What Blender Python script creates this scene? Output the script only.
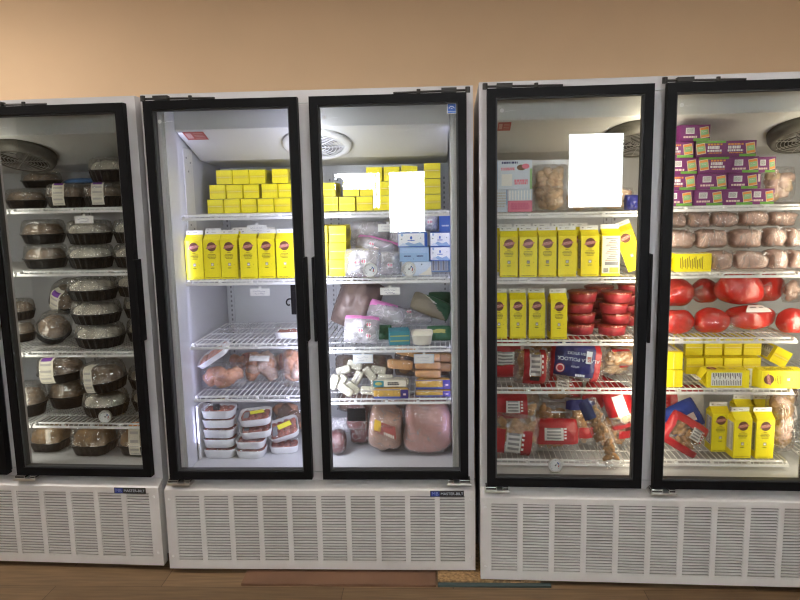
import bpy, bmesh, math, random
from mathutils import Vector, Matrix, noise
R = math.radians
SC = bpy.context.scene
COL = SC.collection
for _o in list(bpy.data.objects):
    bpy.data.objects.remove(_o)

# ------------------------------------------------------------------ camera, world, lights, exposure
ZS = 0.065                                   # freezers stand a little above the floor
CAM = (681.9171, 1.1801, -2.8193, 1.5622, 0.0487, -0.1483, 0.0201)
MR = Matrix.Rotation(CAM[4], 3, 'Z') @ Matrix.Rotation(CAM[5], 3, 'X') @ Matrix.Rotation(CAM[6], 3, 'Y')
cd = bpy.data.cameras.new('camera')
cd.sensor_fit = 'HORIZONTAL'; cd.sensor_width = 36; cd.lens = CAM[0] * 36 / 800
cd.clip_start = .05; cd.clip_end = 200
cam = bpy.data.objects.new('camera', cd); COL.objects.link(cam)
rx, ry, rz = MR.col[0], MR.col[1], MR.col[2]
cam.matrix_world = Matrix.Translation((CAM[1], CAM[2], CAM[3] + ZS)) @ Matrix((
    (rx[0], rz[0], -ry[0]), (rx[1], rz[1], -ry[1]), (rx[2], rz[2], -ry[2]))).to_4x4()
SC.camera = cam

SC.view_settings.view_transform = 'Standard'; SC.view_settings.look = 'None'
SC.view_settings.gamma = 1; SC.view_settings.use_curve_mapping = False
SC.view_settings.exposure = 0.0
SC.cycles.transparent_max_bounces = 40
SC.cycles.max_bounces = 8; SC.cycles.glossy_bounces = 4; SC.cycles.transmission_bounces = 4
SC.cycles.caustics_reflective = False; SC.cycles.caustics_refractive = False
SC.cycles.use_denoising = True; SC.cycles.filter_width = 1.2
SC.cycles.sample_clamp_indirect = 6

wd = bpy.data.worlds.new('sky'); SC.world = wd; wd.use_nodes = True
bg = wd.node_tree.nodes['Background']
bg.inputs[0].default_value = (.93, .97, 1, 1); bg.inputs[1].default_value = 45.0

def area(name, loc, rot, sx, sy, power, color, parent=None):
    l = bpy.data.lights.new(name, 'AREA'); l.shape = 'RECTANGLE'; l.size = sx; l.size_y = sy
    l.energy = power; l.color = color
    o = bpy.data.objects.new(name, l); COL.objects.link(o)
    o.location = loc; o.rotation_euler = rot
    if parent: o.parent = parent
    return o
# unseen ceiling lamps added for the room light, front row brightening the wall (frames are built with the ceiling)
ADDED_TROFFERS = [(-1.7, -.35, 46), (.7, -.6, 13), (2.9, -.6, 12), (-1.3, -2.2, 18), (1.6, -2.4, 14), (3.4, -2.4, 8)]
for tx, ty, tp in ADDED_TROFFERS:
    area('added_ceiling_lamp', (tx, ty, 2.925), (0, 0, 0), 1.15, .55, tp, (1, .93, .84))

# ------------------------------------------------------------------ places
OFF = {'M': (0, 0, 0), 'L': (-1.3836, .081, -.0424), 'R': (1.3695, -.0679, -.0358)}
FW = {k: Matrix.Translation((v[0], v[1], ZS)) @ Matrix.Rotation(v[2], 4, 'Z') for k, v in OFF.items()}
CW = 1.35
def at(F, px, py, v):
    """point of freezer F (along its width, depth, height) seen at that spot of the view, at depth v"""
    d = MR @ Vector(((px - 400) / CAM[0], 1, (300 - py) / CAM[0]))
    inv = FW[F].inverted()
    o = inv @ Vector((CAM[1], CAM[2], CAM[3] + ZS)); d = inv.to_3x3() @ d
    return o + d * ((v - o.y) / d.y)

# ------------------------------------------------------------------ materials
MATS = {}
def mat(name, col, rough=.5, metal=0, var=0, vscale=20, bump=0, bscale=60, spec=.5, emit=None, estr=0, sss=0):
    if name in MATS: return MATS[name]
    m = bpy.data.materials.new(name); m.use_nodes = True; nt = m.node_tree
    b = nt.nodes['Principled BSDF']
    b.inputs['Base Color'].default_value = (*col, 1); b.inputs['Roughness'].default_value = rough
    b.inputs['Metallic'].default_value = metal; b.inputs['Specular IOR Level'].default_value = spec
    if var:
        tc = nt.nodes.new('ShaderNodeTexCoord'); n = nt.nodes.new('ShaderNodeTexNoise'); n.inputs['Scale'].default_value = vscale
        n.inputs['Detail'].default_value = 3
        r = nt.nodes.new('ShaderNodeValToRGB')
        r.color_ramp.elements[0].position = .3; r.color_ramp.elements[1].position = .7
        r.color_ramp.elements[0].color = (*[max(0, c * (1 - var)) for c in col], 1)
        r.color_ramp.elements[1].color = (*[min(1, c * (1 + var)) for c in col], 1)
        nt.links.new(tc.outputs['Object'], n.inputs['Vector']); nt.links.new(n.outputs['Fac'], r.inputs[0])
        nt.links.new(r.outputs[0], b.inputs['Base Color'])
    if bump:
        tc = nt.nodes.new('ShaderNodeTexCoord'); n = nt.nodes.new('ShaderNodeTexNoise'); n.inputs['Scale'].default_value = bscale
        n.inputs['Detail'].default_value = 4
        bp = nt.nodes.new('ShaderNodeBump'); bp.inputs['Strength'].default_value = bump; bp.inputs['Distance'].default_value = .01
        nt.links.new(tc.outputs['Object'], n.inputs['Vector']); nt.links.new(n.outputs['Fac'], bp.inputs['Height'])
        nt.links.new(bp.outputs[0], b.inputs['Normal'])
    if emit:
        b.inputs['Emission Color'].default_value = (*emit, 1); b.inputs['Emission Strength'].default_value = estr
    MATS[name] = m
    return m
def film(name, tint, gloss, rough=.08, bump=.6, bscale=45, haze=0, hazecol=(1, 1, 1), glint_streak=0, cscale=14):
    """thin clear sheet: lets light through, mirrors a little"""
    if name in MATS: return MATS[name]
    m = bpy.data.materials.new(name); m.use_nodes = True; nt = m.node_tree
    nt.nodes.remove(nt.nodes['Principled BSDF']); out = nt.nodes['Material Output']
    t = nt.nodes.new('ShaderNodeBsdfTransparent'); t.inputs[0].default_value = (*tint, 1)
    g = nt.nodes.new('ShaderNodeBsdfGlossy'); g.inputs['Roughness'].default_value = rough
    lw = nt.nodes.new('ShaderNodeLayerWeight'); lw.inputs[0].default_value = .35
    ma = nt.nodes.new('ShaderNodeMath'); ma.operation = 'MULTIPLY_ADD'
    ma.inputs[1].default_value = .32; ma.inputs[2].default_value = gloss
    nt.links.new(lw.outputs['Fresnel'], ma.inputs[0])
    if not bump: ma.inputs[1].default_value = .12
    mx = nt.nodes.new('ShaderNodeMixShader'); nt.links.new(ma.outputs[0], mx.inputs[0])
    src = t.outputs[0]
    if haze:
        d = nt.nodes.new('ShaderNodeBsdfDiffuse'); d.inputs[0].default_value = (*hazecol, 1)
        m2 = nt.nodes.new('ShaderNodeMixShader'); m2.inputs[0].default_value = haze
        if glint_streak:                                 # white streaks mixed into the film colour stand in for glints
            tc = nt.nodes.new('ShaderNodeTexCoord'); n = nt.nodes.new('ShaderNodeTexNoise'); n.inputs['Scale'].default_value = cscale
            n.inputs['Detail'].default_value = 3; n.inputs['Distortion'].default_value = .8
            nt.links.new(tc.outputs['Object'], n.inputs['Vector'])
            su = nt.nodes.new('ShaderNodeMath'); su.operation = 'SUBTRACT'; su.inputs[1].default_value = .5
            ab = nt.nodes.new('ShaderNodeMath'); ab.operation = 'ABSOLUTE'
            mr = nt.nodes.new('ShaderNodeMapRange'); mr.inputs['From Min'].default_value = 0; mr.inputs['From Max'].default_value = .020
            mr.inputs['To Min'].default_value = haze + glint_streak; mr.inputs['To Max'].default_value = haze
            nt.links.new(n.outputs['Fac'], su.inputs[0]); nt.links.new(su.outputs[0], ab.inputs[0]); nt.links.new(ab.outputs[0], mr.inputs['Value'])
            nt.links.new(mr.outputs[0], m2.inputs[0])
        nt.links.new(src, m2.inputs[1]); nt.links.new(d.outputs[0], m2.inputs[2]); src = m2.outputs[0]
    nt.links.new(src, mx.inputs[1]); nt.links.new(g.outputs[0], mx.inputs[2])
    if bump:
        tc = nt.nodes.new('ShaderNodeTexCoord'); n = nt.nodes.new('ShaderNodeTexNoise')
        n.inputs['Scale'].default_value = bscale; n.inputs['Detail'].default_value = 5
        bp = nt.nodes.new('ShaderNodeBump'); bp.inputs['Strength'].default_value = bump; bp.inputs['Distance'].default_value = .012
        nt.links.new(tc.outputs['Object'], n.inputs['Vector']); nt.links.new(n.outputs['Fac'], bp.inputs['Height'])
        nt.links.new(bp.outputs[0], g.inputs['Normal'])
    nt.links.new(mx.outputs[0], out.inputs[0]); MATS[name] = m
    return m

CABW = mat('painted_steel', (.60, .585, .60), .42, var=.03, vscale=6)
GRILW = mat('grille_paint', (.69, .67, .655), .4, var=.03, vscale=8)
LINER = mat('liner', (.62, .63, .64), .25, var=.03, vscale=5)
HOUS = mat('housing_white', (.66, .66, .63), .45)
BLACK = mat('door_black', (.006, .006, .007), .5, spec=.12)
GASK = mat('gasket', (.05, .052, .055), .6)
GAPSHADE = mat('painted_gap_shade', (.025, .024, .022), .9)
ALU = mat('aluminium', (.55, .55, .55), .3, 1)
SILV = mat('bright_metal', (.72, .71, .68), .3, .9)
DARKM = mat('dark_metal', (.035, .032, .03), .5, .4)
WIRE = mat('white_wire', (.80, .80, .79), .35)
WHITE = mat('white_plastic', (.85, .85, .84), .4)
FOAM = mat('white_foam', (.88, .88, .87), .6)
PAPER = mat('white_paper', (.82, .82, .80), .7)
CREAM = mat('cream_paper', (.78, .74, .62), .7)
INK = mat('dark_ink', (.03, .03, .035), .7)
GREYINK = mat('grey_ink', (.25, .25, .26), .7)
BROWNINK = mat('olive_ink', (.22, .17, .02), .7)
YEL = mat('yellow_board', (.93, .80, .015), .42, var=.03, vscale=9)
YELD = mat('yellow_board_fold', (.84, .68, .02), .5)
STICKY = mat('yellow_sticker', (.90, .85, .08), .5)
EMB = mat('emblem_brown', (.16, .055, .035), .5)
EMBP = mat('emblem_banner', (.52, .20, .17), .5)
PALEINK = mat('pale_ink', (.80, .62, .55), .6)
REDP = mat('red_print', (.38, .014, .022), .32, bump=.7, bscale=24)
NAVY = mat('navy_print', (.018, .022, .14), .32, bump=.5, bscale=24)
BLUE = mat('blue_print', (.03, .13, .50), .4)
SKYB = mat('pale_blue_print', (.30, .46, .68), .45)
PALEB = mat('ice_blue_print', (.62, .70, .80), .5)
PURP = mat('purple_board', (.20, .028, .17), .45)
GREEN = mat('green_print', (.16, .42, .06), .5)
ORANGE = mat('orange_print', (.80, .30, .06), .5)
PGREEN = mat('pale_green_print', (.30, .55, .26), .5)
VIOLET = mat('violet_print', (.22, .06, .42), .5)
PINK = mat('pink_zip', (.80, .27, .60), .4)
PINKP = mat('pink_print', (.80, .22, .32), .5)
HAMR = mat('red_wax_film', (.74, .030, .020), .22, var=.25, vscale=14, bump=.15, bscale=25)
TUBR = mat('red_meat', (.32, .032, .045), .35, var=.3, vscale=30)
MEATP = mat('pale_pink_meat', (.68, .47, .39), .45, var=.25, vscale=30, bump=.3)
MEATR = mat('red_minced_meat', (.46, .15, .10), .5, var=.45, vscale=60, bump=.5, bscale=120)
MEATD = mat('dark_red_meat', (.16, .035, .035), .4, var=.3, vscale=25)
HAMP = mat('pink_ham', (.66, .34, .29), .35, var=.15, vscale=12, bump=.2, bscale=25)
SAUS = mat('peach_sausage', (.66, .33, .20), .45, var=.3, vscale=25)
BROWNB = mat('brown_meat', (.24, .14, .10), .5, var=.3, vscale=18)
NUG = mat('brown_breaded', (.42, .22, .08), .7, var=.35, vscale=50, bump=.5, bscale=140)
TAN = mat('tan_breaded', (.60, .43, .27), .7, var=.25, vscale=40, bump=.4, bscale=100)
CAKEB = mat('brown_cake', (.34, .24, .16), .7, var=.4, vscale=40, bump=.5)
CAKEC = mat('cream_cake', (.78, .73, .60), .6, var=.25, vscale=30, bump=.3)
ROAST = mat('roast_brown', (.42, .26, .12), .5, var=.4, vscale=18, bump=.3)
CHEESE = mat('pale_cheese', (.84, .80, .62), .4, var=.05)
CHEDD = mat('orange_cheese', (.90, .47, .17), .4, var=.06)
CHEDY = mat('golden_cheese', (.95, .55, .06), .4, var=.06)
CUPW = mat('white_curd', (.95, .94, .94), .5)
TEAL = mat('teal_print', (.04, .24, .30), .45)
DGREEN = mat('dark_green_print', (.03, .12, .05), .45)
OLIVE = mat('olive_brown_print', (.30, .26, .17), .5)
BASEB = mat('black_pet', (.008, .008, .009), .3, spec=.35)
BLUELID = mat('blue_lid', (.12, .27, .55), .4)
DIAL = mat('dial_white', (.80, .82, .82), .4)
GLASS = film('door_glass', (.96, .97, .965), .040, rough=0, bump=0)
WGLASS = film('window_glass', (.97, .98, .98), .04, rough=0, bump=0)
CLEAR = film('clear_film', (.98, .98, .98), .05, .08, .8, 40, haze=.04, glint_streak=.22, cscale=16)
WRAP = film('wrinkled_wrap', (.95, .94, .94), .06, .07, 1.0, 22, haze=.06, hazecol=(.85, .80, .80), glint_streak=.45, cscale=13)
HAMF = film('taut_film', (.98, .95, .95), .05, .06, .7, 30, haze=.01, glint_streak=.14, cscale=12)
SMOKE = film('clear_lid', (.95, .95, .94), .12, .05, .35, 26, haze=.05, glint_streak=.25, cscale=13)
MILKY = film('milky_bag', (.96, .95, .96), .04, .12, .8, 35, haze=.32, hazecol=(.97, .95, .98), glint_streak=.3, cscale=18)
DUSTY = film('dull_bag', (.82, .78, .74), .05, .2, .6, 25, haze=.28, hazecol=(.35, .28, .24))

# ------------------------------------------------------------------ mesh helpers
class MB:
    def __init__(s): s.v = []; s.f = []; s.m = []; s.mats = []
    def mi(s, m):
        if m not in s.mats: s.mats.append(m)
        return s.mats.index(m)
    def add(s, vs, fs, m):
        k = len(s.v); s.v += [tuple(v) for v in vs]
        if isinstance(m, (list, tuple)):
            s.m += [s.mi(x) for x in m]
        else: s.m += [s.mi(m)] * len(fs)
        s.f += [tuple(i + k for i in f) for f in fs]
        return s
    def box(s, x0, x1, y0, y1, z0, z1, m):
        return s.add([(x0, y0, z0), (x1, y0, z0), (x1, y1, z0), (x0, y1, z0), (x0, y0, z1), (x1, y0, z1), (x1, y1, z1), (x0, y1, z1)],
                     [(0, 3, 2, 1), (4, 5, 6, 7), (0, 1, 5, 4), (1, 2, 6, 5), (2, 3, 7, 6), (3, 0, 4, 7)], m)
    def quad(s, a, b, c, d, m): return s.add([a, b, c, d], [(0, 1, 2, 3)], m)
    def patch(s, x0, x1, z0, z1, y, m):           # a small printed mark on a front face
        return s.quad((x0, y, z0), (x1, y, z0), (x1, y, z1), (x0, y, z1), m)
    def prism(s, poly, x0, x1, m):                # poly of (y, z), swept along x
        n = len(poly)
        vs = [(x0, y, z) for y, z in poly] + [(x1, y, z) for y, z in poly]
        fs = [tuple(range(n)), tuple(range(2 * n - 1, n - 1, -1))] + [(i, i + n, (i + 1) % n + n, (i + 1) % n) for i in range(n)]
        return s.add(vs, fs, m)
    def tube(s, a, b, r, m, n=6, r2=None):
        a, b = Vector(a), Vector(b); d = (b - a).normalized()
        p = d.orthogonal().normalized(); q = d.cross(p); vs = []
        for c, rr in ((a, r), (b, r if r2 is None else r2)):
            vs += [c + (p * math.cos(2 * math.pi * i / n) + q * math.sin(2 * math.pi * i / n)) * rr for i in range(n)]
        fs = [(i, (i + 1) % n, (i + 1) % n + n, i + n) for i in range(n)] + [tuple(range(n - 1, -1, -1)), tuple(range(n, 2 * n))]
        return s.add(vs, fs, m)
    def disc(s, cx, cz, r, y, m, n=20, rz=None):
        vs = [(cx + r * math.cos(2 * math.pi * i / n), y, cz + (rz or r) * math.sin(2 * math.pi * i / n)) for i in range(n)]
        return s.add(vs, [tuple(range(n))], m)
    def lathe(s, prof, m, n=40, flute=0, nf=0, sq=0, sx=1, sy=1, cap=True, f0=0, f1=999):
        """rings of (r, z), optionally fluted and squared"""
        vs = []
        for k, (r, z) in enumerate(prof):
            for i in range(n):
                a = 2 * math.pi * i / n; c, d = math.cos(a), math.sin(a)
                q = 1.0
                if sq: q = 1 / ((abs(c) ** sq + abs(d) ** sq) ** (1 / sq))
                if flute and f0 <= k <= f1: q *= 1 + flute * math.cos(nf * a)
                vs.append((r * q * c * sx, r * q * d * sy, z))
        fs = []
        for k in range(len(prof) - 1):
            for i in range(n):
                j = (i + 1) % n
                fs.append((k * n + i, k * n + j, (k + 1) * n + j, (k + 1) * n + i))
        if cap: fs += [tuple(range(n - 1, -1, -1)), tuple(range((len(prof) - 1) * n, len(prof) * n))]
        return s.add(vs, fs, m)
    def blob(s, c, rx, ry, rz, m, seed=0, amp=.15, n=10, k=7, rot=0, p=1.0):
        vs = []; fs = []; cr, sr = math.cos(rot), math.sin(rot)
        for i in range(k + 1):
            th = math.pi * i / k
            for j in range(n):
                ph = 2 * math.pi * j / n
                x, y, z = math.sin(th) * math.cos(ph), math.sin(th) * math.sin(ph), math.cos(th)
                if p != 1: x, y, z = [math.copysign(abs(t) ** p, t) for t in (x, y, z)]
                g = 1 + amp * noise.noise(Vector((x * 1.3 + seed * 7.1, y * 1.3 + seed * 3.3, z * 1.3)))
                x, y, z = x * rx * g, y * ry * g, z * rz * g
                vs.append((c[0] + x * cr + z * sr, c[1] + y, c[2] - x * sr + z * cr))
        for i in range(k):
            for j in range(n):
                a, b = i * n + j, i * n + (j + 1) % n
                fs.append((a, a + n, b + n, b))
        return s.add(vs, fs, m)
    def mesh(s, name, smooth=False, bevel=0):
        me = bpy.data.meshes.new(name); me.from_pydata(s.v, [], s.f)
        for m in s.mats: me.materials.append(m)
        me.polygons.foreach_set('material_index', s.m)
        if bevel or smooth == 'weld':
            b = bmesh.new(); b.from_mesh(me)
            bmesh.ops.remove_doubles(b, verts=b.verts, dist=1e-5)
            if bevel:
                es = [e for e in b.edges if len(e.link_faces) == 2 and e.calc_face_angle(0) > .5]
                bmesh.ops.bevel(b, geom=es, offset=bevel, segments=2, profile=.6, affect='EDGES')
            bmesh.ops.recalc_face_normals(b, faces=b.faces)
            b.to_mesh(me); b.free()
        if smooth: me.polygons.foreach_set('use_smooth', [True] * len(me.polygons))
        me.update()
        return me

def obj(name, mesh, parent=None, loc=None, label=None):
    o = bpy.data.objects.new(name, mesh); COL.objects.link(o)
    if parent: o.parent = parent
    if loc: o.location = loc
    if label: o['label'] = label
    return o
def struct(name, mesh): o = obj(name, mesh); o['kind'] = 'structure'; return o
def root(name, label, cat, M=None, group=None):
    o = bpy.data.objects.new(name, None); COL.objects.link(o); o.empty_display_size = .05
    o['label'] = label; o['category'] = cat
    if group: o['group'] = group
    if M is not None: o.matrix_world = M
    return o

class Proto:
    """one kind of thing: its parts as (name, mesh, index of the parent part, label, kind)"""
    def __init__(s, name, cat): s.name = name; s.cat = cat; s.parts = []
    def part(s, name, mesh, under=None, label=None, kind=None):
        s.parts.append((name, mesh, under, label, kind)); return len(s.parts) - 1
    def bbox(s, M):
        pts = [M @ v.co for p in s.parts for v in p[1].vertices]
        return Vector([min(p[i] for p in pts) for i in range(3)]), Vector([max(p[i] for p in pts) for i in range(3)])
def rotm(rot):
    M = Matrix.Identity(4)
    for ax, a in rot: M = Matrix.Rotation(R(a), 4, ax) @ M
    return M
class Put: pass
def put(p, F, u, vf, w, label, group=None, rot=(), sc=(1, 1, 1), name=None):
    """stand one on height w with its nearest point at depth vf and its middle at u"""
    M = rotm(rot) @ Matrix.Diagonal((*sc, 1))
    lo, hi = p.bbox(M)
    m = WT[F] + (.0145 if vf < .13 and F != 'R' else .0025); hw = (hi.x - lo.x) / 2; u_ = u
    a0, a1 = m, CWS[F] - m
    if F == 'M' and w < 1.1:
        if u > C2: a0 = C2 + .0045
        else: a1 = C2 - .0045
    u = min(max(u, a0 + hw), a1 - hw)
    if hw * 2 > a1 - a0 or abs(u - u_) > .012: print('CLAMP', label, round(u_ - u, 3))
    if vf + hi.y - lo.y > .738: vf = .738 - (hi.y - lo.y)
    du, dv, dw, left = settle(p, F, M, Vector((u - (lo.x + hi.x) / 2, vf - lo.y, w - lo.z)), lo, hi, vf)
    if left: print('TOUCH', label, left)
    u += du; vf += dv; w += dw
    T = Matrix.Translation((u - (lo.x + hi.x) / 2, vf - lo.y, w - lo.z))
    r = root(name or p.name, label, p.cat, FW[F] @ T @ M, group)
    made = []
    for nm, me, under, lb, kd in p.parts:
        o = obj(nm, me, made[under] if under is not None else r, label=lb)
        if kd: o['kind'] = kd
        made.append(o)
    r_ = Put(); r_.top = w + hi.z - lo.z; r_.root = r; r_.u0 = u - hw; r_.u1 = u + hw; r_.back = vf + hi.y - lo.y
    return r_
from mathutils.bvhtree import BVHTree
PLACED = {'M': [], 'L': [], 'R': []}; FIXED = {}
def tree(p, M):
    vs, fs = [], []
    for pt in p.parts:
        if pt[4]: continue
        k = len(vs); vs += [M @ v.co for v in pt[1].vertices]; fs += [tuple(i + k for i in q.vertices) for q in pt[1].polygons]
    return vs, fs
def fixed(F, fr):
    vs, fs = [], []; inv = FW[F].inverted(); bpy.context.view_layer.update()
    for o in fr.children_recursive:
        if o.type != 'MESH' or o.name.split('.')[0] in ('door', 'glass_pane', 'handle', 'hinge', 'lettering', 'grille', 'screw'): continue
        M = inv @ o.matrix_world; k = len(vs); vs += [M @ v.co for v in o.data.vertices]; fs += [tuple(i + k for i in q.vertices) for q in o.data.polygons]
    FIXED[F] = BVHTree.FromPolygons(vs, fs)
STEPS = sorted([(a, b_, c) for a in (0, -.005, .005, -.010, .010, -.018, .018) for b_ in (0, .006, -.006, .014, -.014, .024, -.024, .036, -.036,   .05, .07, .09, .12, .16, .20) for c in (0, .003, .008, .015, .024)],
               key=lambda t: abs(t[0]) * 1.6 + abs(t[1]) * (1 if t[1] > 0 else 1.3) + t[2] * 2.0)
def settle(p, F, M, base, lo, hi, vf):
    vs, fs = tree(p, M); near = []
    for t, a, c in PLACED[F]:
        if all(base[i] + lo[i] - .13 < c[i] and base[i] + hi[i] + .13 > a[i] for i in range(3)): near.append((t, a, c))
    best = None
    for d in STEPS:
        if vf + d[1] < .118 and d[1] < 0: continue
        if vf + d[1] + hi.y - lo.y > .739: continue
        q = base + Vector(d); A = q + lo; B = q + hi
        hit = 0; t = None
        t = BVHTree.FromPolygons([v + q for v in vs], fs)
        if t.overlap(FIXED[F]): hit += 2
        for tt, a, c in near:
            if all(A[i] < c[i] and B[i] > a[i] for i in range(3)) and t.overlap(tt): hit += 1
        if best is None or hit < best[0]: best = (hit, d, t, A, B)
        if hit == 0: break
    if best is None: best = (9, (0, 0, 0), BVHTree.FromPolygons([v + base for v in vs], fs), base + lo, base + hi)
    PLACED[F].append((best[2], best[3], best[4]))
    return (*best[1], best[0])
def put_px(p, F, px, w, vf, label, group=None, rot=(), sc=(1, 1, 1), py=250, name=None):
    return put(p, F, at(F, px, py, vf).x, vf, w, label, group, rot, sc, name)

# ------------------------------------------------------------------ the room
def wood():
    m = bpy.data.materials.new('plank_floor'); m.use_nodes = True; nt = m.node_tree; b = nt.nodes['Principled BSDF']
    tc = nt.nodes.new('ShaderNodeTexCoord'); br = nt.nodes.new('ShaderNodeTexBrick')
    br.inputs['Scale'].default_value = 1; br.inputs['Brick Width'].default_value = 1.25; br.inputs['Row Height'].default_value = .16
    br.inputs['Mortar Size'].default_value = .0018; br.offset = .37
    br.inputs['Color1'].default_value = (.235, .158, .09, 1); br.inputs['Color2'].default_value = (.16, .104, .056, 1)
    br.inputs['Mortar'].default_value = (.07, .04, .02, 1)
    mp = nt.nodes.new('ShaderNodeMapping'); mp.inputs['Scale'].default_value = (2.2, 30, 1)
    n = nt.nodes.new('ShaderNodeTexNoise'); n.inputs['Scale'].default_value = 2.2; n.inputs['Detail'].default_value = 6
    mx = nt.nodes.new('ShaderNodeMixRGB'); mx.blend_type = 'MULTIPLY'; mx.inputs[0].default_value = .75
    cr = nt.nodes.new('ShaderNodeValToRGB'); cr.color_ramp.elements[0].position = .3; cr.color_ramp.elements[0].color = (.55, .5, .45, 1)
    cr.color_ramp.elements[1].position = .75; cr.color_ramp.elements[1].color = (1.25, 1.2, 1.1, 1)
    L = nt.links.new
    L(tc.outputs['Object'], br.inputs['Vector']); L(tc.outputs['Object'], mp.inputs[0]); L(mp.outputs[0], n.inputs['Vector'])
    L(n.outputs['Fac'], cr.inputs[0]); L(br.outputs['Color'], mx.inputs[1]); L(cr.outputs[0], mx.inputs[2]); L(mx.outputs[0], b.inputs['Base Color'])
    b.inputs['Roughness'].default_value = .42
    return m
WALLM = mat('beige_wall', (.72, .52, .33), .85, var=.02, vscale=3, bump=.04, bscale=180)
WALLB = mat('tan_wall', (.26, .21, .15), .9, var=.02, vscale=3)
CEILM = mat('ceiling_white', (.72, .70, .66), .9)
XL, XR, YB, YF, ZC = -4.2, 5.2, -5.0, .985, 2.98
struct('floor', MB().box(XL, XR, YB, YF, -.1, 0, wood()).mesh('floor'))
struct('ceiling', MB().box(XL, XR, YB, YF, ZC, ZC + .1, CEILM).mesh('ceiling'))
struct('wall_back', MB().box(XL - .1, XR + .1, YF, YF + .1, -.1, ZC + .1, WALLM).mesh('wall'))
struct('wall_right', MB().box(XR, XR + .1, YB, YF, -.1, ZC + .1, WALLM).mesh('wall'))
struct('wall_left', MB().box(XL - .1, XL, YB, YF, -.1, ZC + .1, WALLM).mesh('wall'))
# wall behind the viewer, with the openings that mirror in the freezer glass
HOLES = [(.08, .60, 1.52, 1.915), (.70, 1.10, 1.24, 1.92), (2.31, 2.89, 1.49, 2.27)]
def holed(x0, x1, y0, y1, z0, z1, holes, m):
    b = MB(); x = x0
    for h0, h1, a, c in holes:
        b.box(x, h0, y0, y1, z0, z1, m); b.box(h0, h1, y0, y1, z0, a, m); b.box(h0, h1, y0, y1, c, z1, m); x = h1
    b.box(x, x1, y0, y1, z0, z1, m)
    return b.mesh('wall')
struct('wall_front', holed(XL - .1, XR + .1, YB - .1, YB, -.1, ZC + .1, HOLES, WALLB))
for k, (a, b_, c, d) in enumerate(HOLES):
    t = .05 if k == 2 else .025
    fb = MB()
    for q in ((a - t, a, c - t, d + t), (b_, b_ + t, c - t, d + t), (a, b_, d, d + t), (a, b_, c - t, c)):
        fb.box(q[0], q[1], YB - .02, YB + .025, q[2], q[3], mat('window_trim', (.62, .62, .60), .5))
    fb.box(a, b_, YB - .06, YB - .054, c, d, WGLASS)
    struct('window_%d' % (k + 1), fb.mesh('window'))
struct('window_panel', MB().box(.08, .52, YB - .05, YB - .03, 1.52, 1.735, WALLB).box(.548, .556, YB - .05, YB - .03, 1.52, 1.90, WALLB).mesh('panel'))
sg = root('round_sign', 'dark round sign on a short post in the window mirrored in the middle glass', 'sign', Matrix.Translation((.135, YB - .07, 1.735)))
obj('plate', MB().disc(0, .085, .052, 0, INK, 24).disc(0, .085, .052, .004, INK, 24).mesh('plate'), sg); obj('post', MB().box(-.042, .042, .001, .003, 0, .045, GREYINK).mesh('post'), sg)
tb = MB()
for tx, ty, tp in ADDED_TROFFERS:
    for q in ((-.62, -.58, -.32, .32), (.58, .62, -.32, .32), (-.58, .58, -.32, -.28), (-.58, .58, .28, .32)):
        tb.box(tx + q[0], tx + q[1], ty + q[2], ty + q[3], 2.93, ZC, WHITE)
struct('trim_1', tb.mesh('added_troffer_frames'))
struct('ground', MB().box(-14, 18, -30, YB - .1, -.3, -.12, mat('parking_lot', (.30, .29, .28), .9)).mesh('ground'))

# ------------------------------------------------------------------ freezers
CWS = {'M': CW, 'L': CW, 'R': 2.0204}; RM2 = 1.3454; WT = {'M': .08, 'L': .08, 'R': .045}
C2 = CW / 2; DE, DG, FR, DV = .0281, .0235, .0402, -.0516
ZT, ZB_, GZT, GZB, GV = 1.9673, .3711, .3226, -.042, -.0539
def louvre_grille(CW, n):
    b = MB(); g0, g1 = GZB, GZT
    m0, m1 = .045, .045; p = (CW - m0 - m1 + .022) / n; cw = p - .022
    b.box(0, CW, GV, -.012, g1 - .026, g1, GRILW); b.box(0, CW, GV, -.012, g0, g0 + .034, GRILW)
    x = 0
    for i in range(n):
        a = m0 + i * p
        b.box(x, a, GV, GV + .012, g0 + .034, g1 - .026, GRILW); x = a + cw
        ns = 24; h = (g1 - g0 - .06) / ns
        for j in range(ns):
            z = g0 + .034 + j * h
            b.prism([(GV + .001, z), (GV + .001, z + h * .54), (GV + .007, z + h * .60), (GV + .007, z + h * .34)], a, a + cw, GRILW)
    b.box(x, CW, GV, GV + .012, g0 + .034, g1 - .026, GRILW)
    b.box(0, .002, GV + .012, -.002, g0 + .034, g1 - .026, GRILW); b.box(CW - .002, CW, GV + .012, -.002, g0 + .034, g1 - .026, GRILW)
    b.box(.004, CW - .004, GV + .03, GV + .034, g0 + .03, g1 - .02, GAPSHADE)  # near-black sheet paints the shade seen between the slats
    b.prism([(GV, g1), (GV + .004, g1 + .004), (-.002, g1 + .026), (-.002, g1)], 0, CW, GRILW)
    return b.mesh('grille')
GRILLE = louvre_grille(CW, 10); GRILLE3 = louvre_grille(2.0204, 15)
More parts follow.
